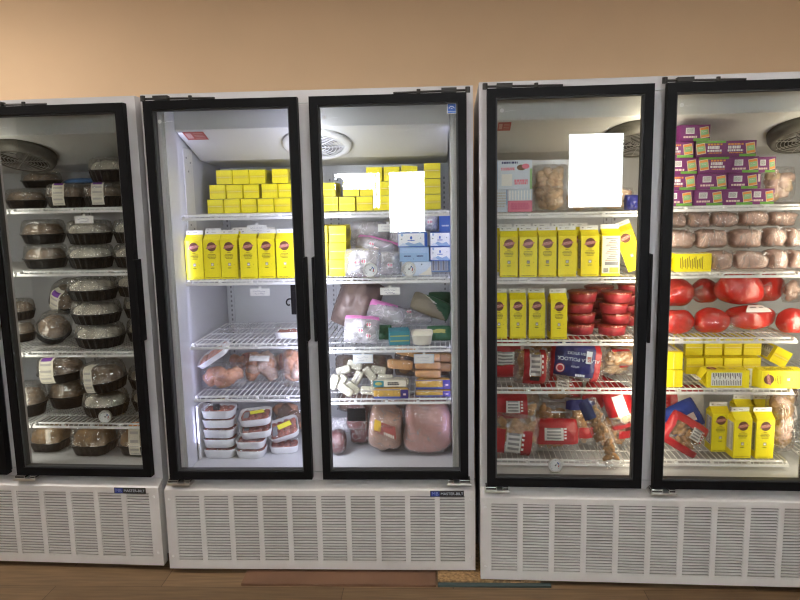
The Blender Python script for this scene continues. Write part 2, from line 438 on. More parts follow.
def cabinet(CW, t):
    b = MB(); D = .785; I0, I1, BV = t, CW - t, .75; top = 1.95; fl = .385
    b.box(0, I0 - .004, 0, D, GZB + .03, 2, CABW); b.box(CW - I0 + .004, CW, 0, D, GZB + .03, 2, CABW)
    b.box(I0 - .004, CW - I0 + .004, 0, D, top + .004, 2, CABW)
    b.box(I0 - .004, CW - I0 + .004, BV + .004, D, GZB + .03, top + .004, CABW)
    b.box(I0 - .004, CW - I0 + .004, 0, BV + .004, GZB + .03, fl - .004, CABW)
    b.box(I0 - .004, I0, .001, BV, fl, top, LINER); b.box(I1, I1 + .004, .001, BV, fl, top, LINER)
    b.box(I0, I1, BV, BV + .004, fl, top, LINER); b.box(I0, I1, .001, BV, top, top + .004, LINER); b.box(I0, I1, .001, BV, fl - .004, fl, LINER)
    return b.mesh('cabinet_body')
CAB = cabinet(CW, .08); CAB3 = cabinet(2.0204, .045)
JAMB = [MB().box(.0805, .092, .004, .125, .387, 1.948, LINER).mesh('jamb'), MB().box(CW - .092, CW - .0805, .004, .125, .387, 1.948, LINER).mesh('jamb')]
MULL = MB().box(C2 - .048, C2 + .048, 0, .03, .387, 1.948, CABW).mesh('mullion', bevel=.003)
def standard():
    b = MB(); b.box(-.014, .014, 0, .008, .42, 1.70, LINER)
    for i in range(50): b.box(-.004, .004, -.0006, 0, .43 + i * .025, .442 + i * .025, GREYINK)
    return b.mesh('shelf_standard')
STD = standard()
HOUSE = MB().prism([(.11, 1.949), (.11, 1.866), (.42, 1.755), (.745, 1.735), (.745, 1.949)], .0925, CW - .0925, HOUS).mesh('housing', bevel=.004)
def fan(dark):
    """round fan guard lying on the sloping face"""
    g = DARKM if dark else WHITE; sh = mat('shroud_grey', (.09, .085, .072), .5) if dark else HOUS
    b = MB(); r = .155 if not dark else .14; d = .05 if dark else .018
    b.lathe([(r * .8, 0), (r, 0), (r, -d * .6), (r * .93, -d), (r * .80, -d), (r * .78, -d * .5)], sh, 40, cap=False)
    gd = MB()
    for k in range(7):
        rr = r * (.15 + .1 * k); n = 28
        for i in range(n):
            a0, a1 = 2 * math.pi * i / n, 2 * math.pi * (i + 1) / n
            gd.tube((rr * math.cos(a0), rr * math.sin(a0), -d), (rr * math.cos(a1), rr * math.sin(a1), -d), .0014, SILV if dark else WHITE, 4)
    for k in range(8):
        a = math.pi / 4 * k
        gd.tube((0, 0, -d), (r * .82 * math.cos(a), r * .82 * math.sin(a), -d), .0014, SILV if dark else WHITE, 4)
    bl = MB(); hub = DARKM
    bl.lathe([(.03, 0), (.03, -d * .8), (.02, -d * .9)], hub, 16)
    for k in range(4):
        a = math.pi / 2 * k + .3; c, s_ = math.cos(a), math.sin(a); c2, s2 = math.cos(a + .9), math.sin(a + .9)
        bl.add([(.03 * c, .03 * s_, -d * .3), (r * .72 * c, r * .72 * s_, -d * .3), (r * .72 * c2, r * .72 * s2, -d * .65), (.03 * c2, .03 * s2, -d * .6)], [(0, 1, 2, 3)], GREYINK if not dark else DARKM)
    return b.mesh('shroud', True), gd.mesh('guard'), bl.mesh('blade')
HOUSE3 = MB().prism([(.11, 1.949), (.11, 1.866), (.42, 1.755), (.745, 1.735), (.745, 1.949)], .047, 2.0204 - .047, HOUS).mesh('housing', bevel=.004)
FANL, FAND = fan(False), fan(True)
def wire_shelf(L):
    """deck surface at z=0, front rails at y=0, length L along x"""
    b = MB(); D = .55
    for i in range(int(L / .024) + 1):
        x = min(L - .004, .004 + i * .024)
        b.add([(x - .0018, .02, -.004), (x + .0018, .02, -.004), (x + .0018, D, -.004), (x - .0018, D, -.004), (x, .02, -.0005), (x, D, -.0005)],
              [(0, 1, 4), (1, 2, 5, 4), (3, 0, 4, 5), (2, 3, 5), (0, 3, 2, 1)], WIRE)
        b.tube((x, .022, -.003), (x, .006, -.018), .0018, WIRE, 4)
    for y in (.14, .27, .40, .545): b.box(0, L, y - .003, y + .003, -.0075, -.004, WIRE)
    for x in (.003, L - .003): b.box(x - .003, x + .003, .02, D, -.0075, -.004, WIRE)
    f = MB(); f.box(0, L, 0, .006, -.0235, -.012, WIRE); f.box(.02, L - .02, .018, .025, -.009, -.0008, WIRE)
    for k in range(5):
        x = .01 + (L - .02) * k / 4; f.box(x - .006, x + .006, .001, .022, -.016, -.004, WIRE)
    return b.mesh('deck'), f.mesh('front_rail', bevel=.0015)
SHELF = {}
def scribble(b, x0, z0, wid, hei, y, m, seed):
    rnd = random.Random(seed); x = x0
    pts = []
    while x < x0 + wid:
        pts.append((x, y, z0 + hei * rnd.random())); x += rnd.uniform(.0022, .0045)
    for p, q in zip(pts, pts[1:]):
        if rnd.random() > .12:
            b.quad(p, q, (q[0], y, q[2] + .0014), (p[0] + .0006, y, p[2] + .0014), m)
def price_tag(seed, big=False):
    w, h = (.043, .016) if not big else (.041, .017)
    b = MB(); b.box(-w, w, -.003, -.001, -h * 1.2, h * .8, PAPER); b.box(-.006, .006, -.0012, .002, h * .6, h * 1.4, WHITE)
    if big: b.box(-w - .004, w + .004, -.0008, .0002, -h * 1.2 - .004, h * .8 + .004, PALEB)
    ink = mat('tag_ink', (.05, .05, .22), .6)
    scribble(b, -w * .7, -h * .2, w * 1.3, h * .5, -.0032, ink, seed); scribble(b, -w * .5, -h * .9, w * 1.0, h * .4, -.0032, ink, seed + 9)
    return b.mesh('price_tag')

_b = {'l': (.094, C2 - .004), 'r': (C2 + .004, CW - .094)}
BAY = {'M': _b, 'L': _b, 'R': {'l': (.048, C2 - .004), 'r': (C2 + .004, 1.304), 't': (RM2 + .042, 2.0204 - .048)}}
DECK = {'M': {'l': [1.5065, 1.2205, .934, .692], 'r': [1.5065, 1.2205, .912, .676]},
        'R': {'l': [1.492, 1.219, .953, .743, .420], 'r': [1.508, 1.235, .962, .743, .427], 't': [1.508, 1.235, .962, .743, .427]},
        'L': {'l': [1.549, 1.268, .895, .555], 'r': [1.549, 1.268, .895, .555]}}
VS = .115
FL = .386
def font(name, text, size, m, parent, loc, rot=(R(90), 0, 0), align='CENTER', ext=.0002):
    c = bpy.data.curves.new(name, 'FONT'); c.body = text; c.size = size; c.extrude = ext; c.align_x = align; c.align_y = 'CENTER'
    c.materials.append(m); t = bpy.data.objects.new('t', c); COL.objects.link(t)
    dg = bpy.context.evaluated_depsgraph_get(); dg.update()
    me = bpy.data.meshes.new_from_object(t.evaluated_get(dg)); me.name = name
    if not me.materials: me.materials.append(m)
    bpy.data.objects.remove(t)
    o = obj(name, me, parent, loc); o.rotation_euler = rot
    return o
HANDLE = MB().box(0, .012, DV - .016, -.012, .98, 1.33, BLACK).mesh('handle', bevel=.003)
def door(F, fr, side, hinge):
    a, c = {'l': (DE, C2 - DG), 'r': (C2 + DG, (RM2 - DG) if F == 'R' else CW - DE), 't': (RM2 + DG, 2.0204 - DE)}[side]
    b = MB()
    def ring(x0, x1, z0, z1, t, y0, y1, m):
        b.box(x0, x0 + t, y0, y1, z0, z1, m); b.box(x1 - t, x1, y0, y1, z0, z1, m)
        b.box(x0 + t, x1 - t, y0, y1, z0, z0 + t, m); b.box(x0 + t, x1 - t, y0, y1, z1 - t, z1, m)
    ring(a, c, ZB_, ZT, FR - .006, DV, -.018, BLACK)
    ring(a + FR - .006, c - FR + .006, ZB_ + FR - .006, ZT - FR + .006, .006, DV + .010, -.014, GASK)
    ring(a + .008, c - .008, ZB_ + .008, ZT - .008, .028, -.018, -.0015, GASK)
    d = obj('door', b.mesh('door'), fr)
    i = FR - .0005
    g = MB().box(a + i, c - i, DV + .018, DV + .024, ZB_ + i, ZT - i, GLASS)
    obj('glass_pane', g.mesh('glass_pane'), d)
    hx = c - .001 if hinge == 'l' else a - .011
    obj('handle', HANDLE, d, (hx, 0, 0))
    # lower hinge plate and upper closer rod
    s = 1 if hinge == 'l' else -1; x = a - .012 if hinge == 'l' else c + .012
    hb = MB()
    def bx(x0, x1, *r): hb.box(min(x0, x1), max(x0, x1), *r)
    bx(x, x + s * .105, DV - .014, -.001, ZB_ - .021, ZB_ - .013, SILV); bx(x + s * .004, x + s * .05, DV - .006, -.012, ZB_ - .013, ZB_ - .001, DARKM)
    bx(x + s * .075, x + s * .10, DV - .006, -.012, ZB_ - .013, ZB_ - .002, DARKM)
    obj('hinge', hb.mesh('hinge', bevel=.0015), d)
    rb = MB(); z = ZT + .011
    rb.tube((x + s * .006, -.03, z - .010), (x + s * .006, -.03, z + .012), .010, DARKM, 12)
    rb.tube((x, -.03, z), (x + s * .30, -.03, z - .004), .0045, DARKM, 8)
    rb.box(min(x + s * .05, x + s * .11), max(x + s * .05, x + s * .11), -.042, -.012, z - .006, z + .010, DARKM)
    rb.tube((x + s * .20, -.03, z - .012), (x + s * .20, -.03, z + .008), .008, DARKM, 10)
    obj('closer_rod', rb.mesh('closer_rod'), d)
    y = DV + .0175                                   # pale maker's mark etched at the top left
    e = MB(); ek = mat('etched_mark', (.75, .77, .76), .6)
    e.disc(a + FR + .018, ZT - FR - .040, .008, y, ek, 12); scribble(e, a + FR + .030, ZT - FR - .046, .042, .006, y, ek, 3)
    obj('etched_mark', e.mesh('etched_mark'), d)
    return d, a, c

def freezer(F, label, dark_fan, fans):
    fr = root('glass_door_freezer', label, 'freezer', FW[F].copy(), 'glass-door freezers along the wall')
    three = F == 'R'; CW = CWS[F]
    obj('cabinet_body', CAB3 if three else CAB, fr)
    if not three:
        for j in JAMB: obj('jamb_cover', j, fr)
    obj('mullion', MULL, fr)
    if three: obj('mullion', MULL, fr, (RM2 - C2, 0, 0))
    for x, y in ((.105, .742), (C2 - .02, .742), (C2 + .02, .742), (CW - .105, .742)) + (((RM2, .742),) if three else ()): obj('shelf_standard', STD, fr, (x, y, 0))
    h = obj('evaporator_housing', HOUSE3 if three else HOUSE, fr)
    sl = math.atan2(.111, .31)
    for fu in fans:
        e = bpy.data.objects.new('fan', FAND[0] if dark_fan else FANL[0]); COL.objects.link(e); e.parent = fr
        e.location = (fu, .265, 1.866 - .155 * .358 - .0015); e.rotation_euler = (-sl, 0, 0)
        obj('fan_guard', (FAND if dark_fan else FANL)[1], e); obj('fan_blade', (FAND if dark_fan else FANL)[2], e)
    g = obj('grille', GRILLE3 if three else GRILLE, fr)
    for x, z in ((CW - .022, GZT - .04), (CW - .022, GZB + .06), (.02, GZT - .04), (.02, GZB + .06)):
        s_ = MB(); s_.lathe([(.006, 0), (.006, .002), (.003, .004)], WHITE, 12)
        o = obj('screw', s_.mesh('screw', True), g, (x, GV - .0002, z)); o.rotation_euler = (R(90), 0, 0)
    for side in BAY[F]:
        u0, u1 = BAY[F][side]; L = round(u1 - u0, 4)
        if L not in SHELF: SHELF[L] = wire_shelf(L)
        for dk in DECK[F][side]:
            s_ = obj('wire_shelf', SHELF[L][1], fr, (u0, VS, dk)); obj('wire_deck', SHELF[L][0], s_)
    return fr, g
FRM, gM = freezer('M', 'white two-door glass freezer in the middle, lit bright inside with milk cartons at left', False, (C2,))
FRL, gL = freezer('L', 'white glass-door freezer at far left, dim and full of clear-lidded containers', True, (C2,))
FRR, gR = freezer('R', 'white glass-door freezer at right, stocked with purple boxes and red hams', True, (C2, RM2))
DML = door('M', FRM, 'l', 'l'); DMR = door('M', FRM, 'r', 'r')
DLL = door('L', FRL, 'l', 'l'); DLR = door('L', FRL, 'r', 'l')
DRL = door('R', FRR, 'l', 'l'); DRR = door('R', FRR, 'r', 'l'); DRT = door('R', FRR, 't', 'r')
# maker's badges on the grilles
for F, g, u in (('M', gM, at('M', 447, 495, GV).x), ('L', gL, at('L', 130, 489, GV).x)):
    z = GZT - .013
    bd = obj('badge', MB().box(-.072, .072, -.004, 0, -.0135, .0135, mat('badge_black', (.02, .02, .022), .3)).box(-.070, -.031, -.0045, -.004, -.012, .012, mat('badge_blue', (.02, .04, .28), .3)).mesh('badge', bevel=.0008), g, (u, GV, z))
    # the badge lettering stands on the plate
    font('lettering', 'MASTER-BILT', .0165, PALEB, g, (u + .021, GV - .0046, z))
    font('lettering', 'MB', .022, mat('badge_mark', (.25, .33, .72), .4), g, (u - .051, GV - .0048, z))
# energy sticker on the middle right pane
p0, p1 = at('M', 447, 114, DV + .017), at('M', 456.5, 103, DV + .017)
es = MB(); y = DV + .0174
es.box(p0.x, p1.x, y - .0004, y, p0.z, p1.z, PAPER)
w_, h_ = p1.x - p0.x, p1.z - p0.z
es.patch(p0.x + .003, p1.x - .003, p0.z + .010, p1.z - .003, y - .0006, BLUE); es.patch(p0.x + .003, p1.x - .003, p0.z + .003, p0.z + .009, y - .0006, BLUE)
for k in range(10):
    a0, a1 = R(20 + 14 * k), R(20 + 14 * (k + 1)); cx, cz, rr = p0.x + w_ * .48, p0.z + h_ * .42, w_ * .33
    es.quad((cx + rr * math.cos(a0), y - .0008, cz + rr * math.sin(a0)), (cx + rr * math.cos(a1), y - .0008, cz + rr * math.sin(a1)),
            (cx + (rr - .0016) * math.cos(a1), y - .0008, cz + (rr - .0016) * math.sin(a1)), (cx + (rr - .0016) * math.cos(a0), y - .0008, cz + (rr - .0016) * math.sin(a0)), PAPER)
scribble(es, p0.x + w_ * .2, p0.z + h_ * .42, w_ * .5, .006, y - .0008, PAPER, 5)
obj('energy_sticker', es.mesh('sticker'), DMR[0], label='blue and white energy sticker')
# red warning labels on the housings
def red_label(fr, F, x0, x1, t0, t1):
    b = MB(); sl = .358
    u0, u1 = at(F, x0, 133, .15).x, at(F, x1, 133, .15).x
    def P(u, v): return (u, v, 1.866 - (v - .11) * sl - .0012)
    b.quad(P(u0, t1), P(u1, t1), P(u1, t0), P(u0, t0), mat('label_red', (.42, .10, .08), .6))
    def P2(u, v): return (u, v, 1.866 - (v - .11) * sl - .0016)
    d = u1 - u0
    b.quad(P2(u0 + d * .08, t1 - .015), P2(u0 + d * .35, t1 - .015), P2(u0 + d * .35, t0 + .012), P2(u0 + d * .08, t0 + .012), mat('label_pale', (.60, .35, .30), .6))
    for k in range(4):
        v = t0 + .015 + k * (t1 - t0 - .02) / 4
        b.quad(P2(u0 + d * .45, v + .004), P2(u0 + d * .9, v + .004), P2(u0 + d * .9, v), P2(u0 + d * .45, v), mat('label_pale', (.60, .35, .30), .6))
    obj('warning_label', b.mesh('warning_label'), fr, label='red warning label')
red_label(FRM, 'M', 184, 205, .125, .20); red_label(FRR, 'R', 498, 511, .125, .20)
# thermostat panel on the left side wall of the middle freezer
cp = MB(); cp.box(.0805, .084, .22, .33, 1.35, 1.80, HOUS)
for z, v in ((1.76, .25), (1.74, .30), (1.70, .27), (1.46, .26), (1.44, .30)): cp.box(.084, .0845, v - .007, v + .007, z - .004, z + .004, GREYINK)
obj('thermostat_panel', cp.mesh('panel'), FRM)
# upright white guide on the floor of the middle freezer
gp = MB(); gp.box(.094, .099, .13, .30, FL, FL + .255, WHITE); gp.box(.099, .104, .13, .134, FL, FL + .255, WHITE)
obj('side_guide', gp.mesh('side_guide', bevel=.002), FRM)
# price tags hung on the rails
def tags(fr, F, lst):
    for k, (x, y_, big) in enumerate(lst):
        p = at(F, x, y_, VS - .004)
        obj('price_tag', price_tag(k * 7 + ord(F), big), fr, (p.x, VS - .002, p.z))
tags(FRM, 'M', [(257, 228, 0), (260, 291.5, 0), (388, 227, 0), (390, 290.5, 0), (363, 358, 1), (424, 358, 1)])
tags(FRL, 'L', [(84, 219, 0)])
# the lamps inside: tubes behind the mullions, strips behind the jamb covers
def lamps(F, fr, specs, m):
    for u, v, rot, wid, power, col in specs:
        o = area('freezer_lamp', (u, v, 1.16), rot, wid, 1.38, power, col, fr)
COOL = (.60, .60, 1.0); WARM = (1, .88, .68)
lamps('M', FRM, [(.100, .13, (R(90), 0, R(-25)), .012, .8, COOL), (C2 - .015, .036, (R(90), 0, R(42)), .05, 6.2, (.70, .71, 1)), (C2 + .015, .036, (R(90), 0, R(-34)), .05, 6.4, (.85, .87, 1)), (CW - .100, .13, (R(90), 0, R(25)), .012, .35, COOL)], None)
lamps('R', FRR, [(C2, .036, (R(90), 0, 0), .06, 5.6, WARM), (RM2, .036, (R(90), 0, 0), .06, 4.2, WARM)], None)
lamps('L', FRL, [(C2, .036, (R(90), 0, 0), .06, 1.1, (1, .96, .82))], None)  # faint fill added inside; this freezer's own lamp is off
#ITEMS

# ------------------------------------------------------------------ kinds of goods
def textlines(b, x0, x1, z0, z1, n, y, m, seed=1, fill=.55):
    rnd = random.Random(seed); h = (z1 - z0) / n
    for k in range(n):
        z = z1 - (k + 1) * h + h * .2; x = x0 + (x1 - x0) * rnd.uniform(0, .06); e = x1 - (x1 - x0) * rnd.uniform(0, .12)
        while x < e:
            w = rnd.uniform(.05, .16) * (x1 - x0)
            b.patch(x, min(e, x + w), z, z + h * fill, y, m); x += w + (x1 - x0) * .03

# milk carton: upright, front face at -y, base at z=0
CWD, CH, CGB = .0745, .215, .172
def make_carton():
    p = Proto('milk_carton', 'carton'); a = CWD / 2; g = .197
    b = MB()
    b.box(-a, a, -a, a, 0, CGB, YEL)
    b.v = b.v; me = b
    me.f = [f for k, f in enumerate(me.f) if k != 1]; me.m = me.m[:5]
    i = a * .5
    me.add([(-a, -a, CGB), (a, -a, CGB), (a, -.002, g), (-a, -.002, g), (a, a, CGB), (-a, a, CGB), (a, .002, g), (-a, .002, g), (i, 0, CGB + .006), (-i, 0, CGB + .006)],
           [(0, 1, 2, 3), (4, 5, 7, 6), (1, 8, 2), (1, 4, 8), (4, 6, 8), (6, 2, 8), (0, 3, 9), (0, 9, 5), (5, 9, 7), (7, 9, 3)], YEL)
    p.part('body', b.mesh('carton_body'))
    # folded base
    f = MB(); f.box(-a * .96, a * .96, -.009, .009, -.0014, -.0001, YELD); f.box(-a * .9, a * .9, -.0005, .0005, -.0019, -.0014, WHITE)
    p.part('base_fold', f.mesh('base_fold'))
    t = MB().box(-a, a, -.0028, .0028, g, CH, WHITE); t.patch(-a * .8, -a * .6, g + .007, g + .011, -.003, GREYINK); t.patch(-a * .2, a * .3, g + .008, g + .010, -.003, GREYINK)
    p.part('gable_seam', t.mesh('gable_seam'), label='white folded gable seam')
    y = -a - .0004; e = MB()
    e.disc(0, .143, .0205, y, EMB, 24)
    e.add([(-.026, y - .0003, .134), (-.008, y - .0003, .135), (.016, y - .0003, .140), (.027, y - .0003, .148), (.010, y - .0003, .152), (-.018, y - .0003, .147)], [(0, 1, 2, 3, 4, 5)], EMBP)
    scribble(e, -.015, .139, .030, .008, y - .0006, PALEINK, 4)
    p.part('emblem', e.mesh('emblem'), label='brown round emblem with pink banner')
    pr = MB()
    for k, (w, z) in enumerate(((.016, .1165), (.034, .1085), (.044, .1025), (.042, .0965), (.030, .0905))):
        textlines(pr, -w / 2, w / 2, z - .0022, z + .0018, 1, y, BROWNINK, k + 3, .8)
    pr.patch(-.006, .006, .058, .071, y, GREYINK); pr.patch(-.0045, .0045, .060, .0655, y - .0003, WHITE); pr.patch(-.004, .004, .0665, .0695, y - .0003, PALEINK)
    textlines(pr, -.009, .009, .046, .050, 1, y, INK, 8, .8); pr.patch(.021, .023, .062, .064, y, INK)
    textlines(pr, -.033, .033, .0045, .0075, 1, y, BROWNINK, 9, .8)
    # left side: facts panel; right side: lines; back: white panel
    def side(quadf, x0, x1, z0, z1, m): quadf(x0, x1, z0, z1, m)
    def left(y0, y1, z0, z1, m, d=0): pr.quad((-a - .0004 - d, y1, z0), (-a - .0004 - d, y0, z0), (-a - .0004 - d, y0, z1), (-a - .0004 - d, y1, z1), m)
    def right(y0, y1, z0, z1, m, d=0): pr.quad((a + .0004 + d, y0, z0), (a + .0004 + d, y1, z0), (a + .0004 + d, y1, z1), (a + .0004 + d, y0, z1), m)
    def rear(x0, x1, z0, z1, m, d=0): pr.quad((x1, a + .0004 + d, z0), (x0, a + .0004 + d, z0), (x0, a + .0004 + d, z1), (x1, a + .0004 + d, z1), m)
    left(-.028, .028, .030, .155, WHITE)
    for k in range(17): left(-.026, -.002 - .006 * (k % 3), .034 + k * .007, .037 + k * .007, INK, .0003); left(.003 + .004 * (k % 2), .026, .034 + k * .007, .037 + k * .007, GREYINK, .0003)
    for k in range(14): right(-.026 + .004 * (k % 3), .026 - .005 * (k % 4), .040 + k * .008, .0435 + k * .008, BROWNINK)
    rear(-.036, .036, .012, .168, CREAM); rear(-.033, .005, .014, .036, mat('amber_print', (.75, .45, .06), .5), .0003)
    for k in range(13): rear(-.028 + .004 * (k % 3), .022 - .006 * (k % 4), .065 + k * .0075, .0685 + k * .0075, GREYINK if k % 5 else EMBP, .0003)
    for k in range(8): rear(.010 + k * .0025, .0115 + k * .0025, .016, .034, INK, .0003)
    rear(-.030, .024, .046, .060, GREYINK, .0003)
    p.part('print', pr.mesh('print'), label='small dark printing')
    return p
CARTON = make_carton()
BASEOUT = [('X', -90)]
def ords(n): return ['first', 'second', 'third', 'fourth', 'fifth', 'sixth', 'seventh', 'eighth', 'ninth', 'tenth'][n]

# -------- bags
def pillow(mb, w, h, d, seed, bands, nx=20, ny=16, p=2.6, crimp=True, amp=.3, flat=.0):
    """film pouch centred at the origin: w wide, h high, d thick; bands(s, t, front) gives its material"""
    def pt(i, j, sgn):
        s, t = 2 * i / nx - 1, 2 * j / ny - 1
        q = max(0, (1 - abs(s) ** p) * (1 - abs(t) ** p)) ** .55
        n = noise.noise(Vector((s * 1.7 + seed * 3.7, t * 1.7 - seed * 1.9, sgn * 2.0 + seed)))
        n2 = noise.noise(Vector((s * 4 + seed, t * 4, sgn * 5.0)))
        th = d / 2 * q * (1 + amp * n + .15 * n2)
        x = s * w / 2 * (1 - .05 * (1 - t * t) * 0 - .06 * abs(t) ** 4) + .010 * n2 * w
        z = t * h / 2 * (1 - .06 * abs(s) ** 4) + .012 * noise.noise(Vector((s * 3, seed, t * 3))) * h
        wob = .03 * d * noise.noise(Vector((s * 2 + seed, t * 2, 9.1)))
        return (x, -sgn * th + wob, z)
    for sgn in (1, -1):
        vs = [pt(i, j, sgn) for j in range(ny + 1) for i in range(nx + 1)]
        fs = []; ms = []
        for j in range(ny):
            for i in range(nx):
                a = j * (nx + 1) + i; f = (a, a + 1, a + nx + 2, a + nx + 1)
                fs.append(f if sgn == 1 else f[::-1]); ms.append(bands(2 * (i + .5) / nx - 1, 2 * (j + .5) / ny - 1, sgn == 1))
        mb.add(vs, fs, ms)
    return mb
def lumps(w, h, d, seed, n, r, mats, p=2.4, el=(1, .8, .75), fill=.82):
    rnd = random.Random(seed); b = MB(); k = 0
    while k < n:
        s, t = rnd.uniform(-.92, .92), rnd.uniform(-.92, .92)
        q = max(0, (1 - abs(s) ** p) * (1 - abs(t) ** p)) ** .55
        if q < .3: continue
        rr = r * rnd.uniform(.8, 1.15); lim = max(0, d / 2 * q * fill - rr * .8)
        y = -lim if rnd.random() < .65 else rnd.uniform(-lim, lim)
        b.blob((s * (w / 2 - rr * .9), y, t * (h / 2 - rr * .8)), rr * el[0], rr * el[1], rr * el[2], rnd.choice(mats), seed + k, .3, 9, 6, rnd.uniform(-1.5, 1.5)); k += 1
    return b.mesh('contents', True)
def bag(name, cat, w, h, d, seed, bands, contents=None, extra=None, label_of=None):
    p = Proto(name, cat)
    if contents:
        n, r, mats, el = contents
        p.part('contents', lumps(w * .94, h * .94, d * .95, seed, n, r, mats, el=el), kind='stuff')
    me = pillow(MB(), w, h, d, seed, bands).mesh('film', 'weld')
    p.part('film', me)
    if extra:
        for nm, m, lb in extra: p.part(nm, m, label=lb)
    return p
def boxpx(F, x0, y0, x1, y1, v):
    a, c = at(F, x0, y1, v), at(F, x1, y0, v)
    return (a.x + c.x) / 2, a.z, c.x - a.x, c.z - a.z
def surf_patch(w, h, d, seed, s0, s1, t0, t1, mats, off=.002, nx=8, ny=8, p=2.6, amp=.3):
    """sticker following the front of a pillow; mats(i, j) picks the print"""
    b = MB(); vs = []; fs = []; ms = []
    for j in range(ny + 1):
        for i in range(nx + 1):
            s, t = s0 + (s1 - s0) * i / nx, t0 + (t1 - t0) * j / ny
            q = max(0, (1 - abs(s) ** p) * (1 - abs(t) ** p)) ** .55
            n = noise.noise(Vector((s * 1.7 + seed * 3.7, t * 1.7 - seed * 1.9, 2.0 + seed))); n2 = noise.noise(Vector((s * 4 + seed, t * 4, 5.0)))
            vs.append((s * w / 2, -d / 2 * q * (1 + amp * n + .15 * n2) - off, t * h / 2))
    for j in range(ny):
        for i in range(nx):
            a = j * (nx + 1) + i; fs.append((a, a + 1, a + nx + 2, a + nx + 1)); ms.append(mats(i / (nx - 1), j / (ny - 1)))
    return b.add(vs, fs, ms).mesh('label', True)
def lines_print(base, ink, rows=(1, 3, 5), lo=.15, hi=.85):
    def f(i, j):
        return ink if (round(j * 11) % 2 == 1 and lo < i < hi) else base
    return f

# -------- clear-lidded containers
def clamshell(r, hb, hl, filling, flute=True, sq=0, seed=0, sticker=None, sx=1, sy=1, boat=False):
    p = Proto('clear_lidded_container', 'container')
    n = 120; fl = .055 if flute else .008
    b = MB(); b.lathe([(r * .70, .002), (r * .74, 0), (r * .80, .004), (r * .92, hb * .9), (r * .95, hb)], BASEB, n, fl, 20, sq, sx, sy, f0=2, f1=3)
    b.lathe([(r * .95, hb), (r * 1.0, hb + .0005), (r * 1.0, hb + .004), (r * .94, hb + .004)], BASEB, n, 0, 0, sq, sx, sy, cap=False)
    p.part('base', b.mesh('base', 'weld'), label='black base')
    fb = MB(); m = filling
    fb.lathe([(r * .76, hb * .5), (r * .84, hb + .01), (r * .78, hb + hl * .42), (r * .62, hb + hl * .62), (r * .35, hb + hl * .70), (.002, hb + hl * .72)], m, 30, .02, 7, sq, sx, sy)
    fb.v = [(x * (1 + .10 * noise.noise(Vector((x * 30, y * 30, seed)))), y * (1 + .10 * noise.noise(Vector((y * 30, seed, x * 30)))), z + .008 * noise.noise(Vector((x * 40, y * 40, seed + 5.0)))) for x, y, z in fb.v]
    p.part('filling', fb.mesh('filling', True))
    lid = [(r * 1.0, hb + .0045), (r * 1.0, hb + .008), (r * .95, hb + .009), (r * .93, hb + hl * .5), (r * .86, hb + hl * .86), (r * .74, hb + hl * .98), (r * .4, hb + hl), (.003, hb + hl)]
    l = MB(); l.lathe(lid, SMOKE, n, fl * .7, 20, sq, sx, sy, cap=False, f0=2, f1=4)
    p.part('lid', l.mesh('lid', 'weld'), label='clear lid')
    if sticker:
        a0, a1, kind = sticker      # angles about the axis, -90 faces the viewer
        prof = [(r * .4, hb + hl + .001), (r * .76, hb + hl * .985 + .001), (r * .89, hb + hl * .865), (r * .965, hb + hl * .5), (r * .985, hb + .012), (r * 1.02, hb + .006), (r * .985, hb * .55), (r * .93, hb * .25)]
        if kind == 'short': prof = prof[:5]
        st = MB(); na = 8
        rows = []
        for k in range(len(prof) - 1):
            for q in range(3):
                t = q / 3; rows.append((prof[k][0] * (1 - t) + prof[k + 1][0] * t, prof[k][1] * (1 - t) + prof[k + 1][1] * t))
        rows.append(prof[-1]); vs = []; fs = []; ms = []
        for k, (rr, z) in enumerate(rows):
            for i in range(na + 1):
                half = R(a1 - a0) * .5 * r / max(rr, r * .55) ; mid = R(a0 + a1) / 2
                a = mid - half + 2 * half * i / na; c, d_ = math.cos(a), math.sin(a); g = 1
                if sq: g = 1 / ((abs(c) ** sq + abs(d_) ** sq) ** (1 / sq))
                vs.append((rr * g * c * sx, rr * g * d_ * sy, z))
        for k in range(len(rows) - 1):
            for i in range(na):
                q = k * (na + 1) + i; fs.append((q, q + 1, q + na + 2, q + na + 1))
                mm = CREAM
                if kind in ('tall', 'short') and 2 <= k <= 5 and 1 <= i <= na - 2: mm = VIOLET
                elif kind == 'red' and k < 4: mm = ORANGE
                elif k % 3 == 1 and 1 <= i < na - 1 and k > 6: mm = mat('label_grey', (.52, .50, .46), .7)
                ms.append(mm)
        st.add(vs, fs, ms); p.part('sticker', st.mesh('sticker', True), label='pale printed sticker')
    return p

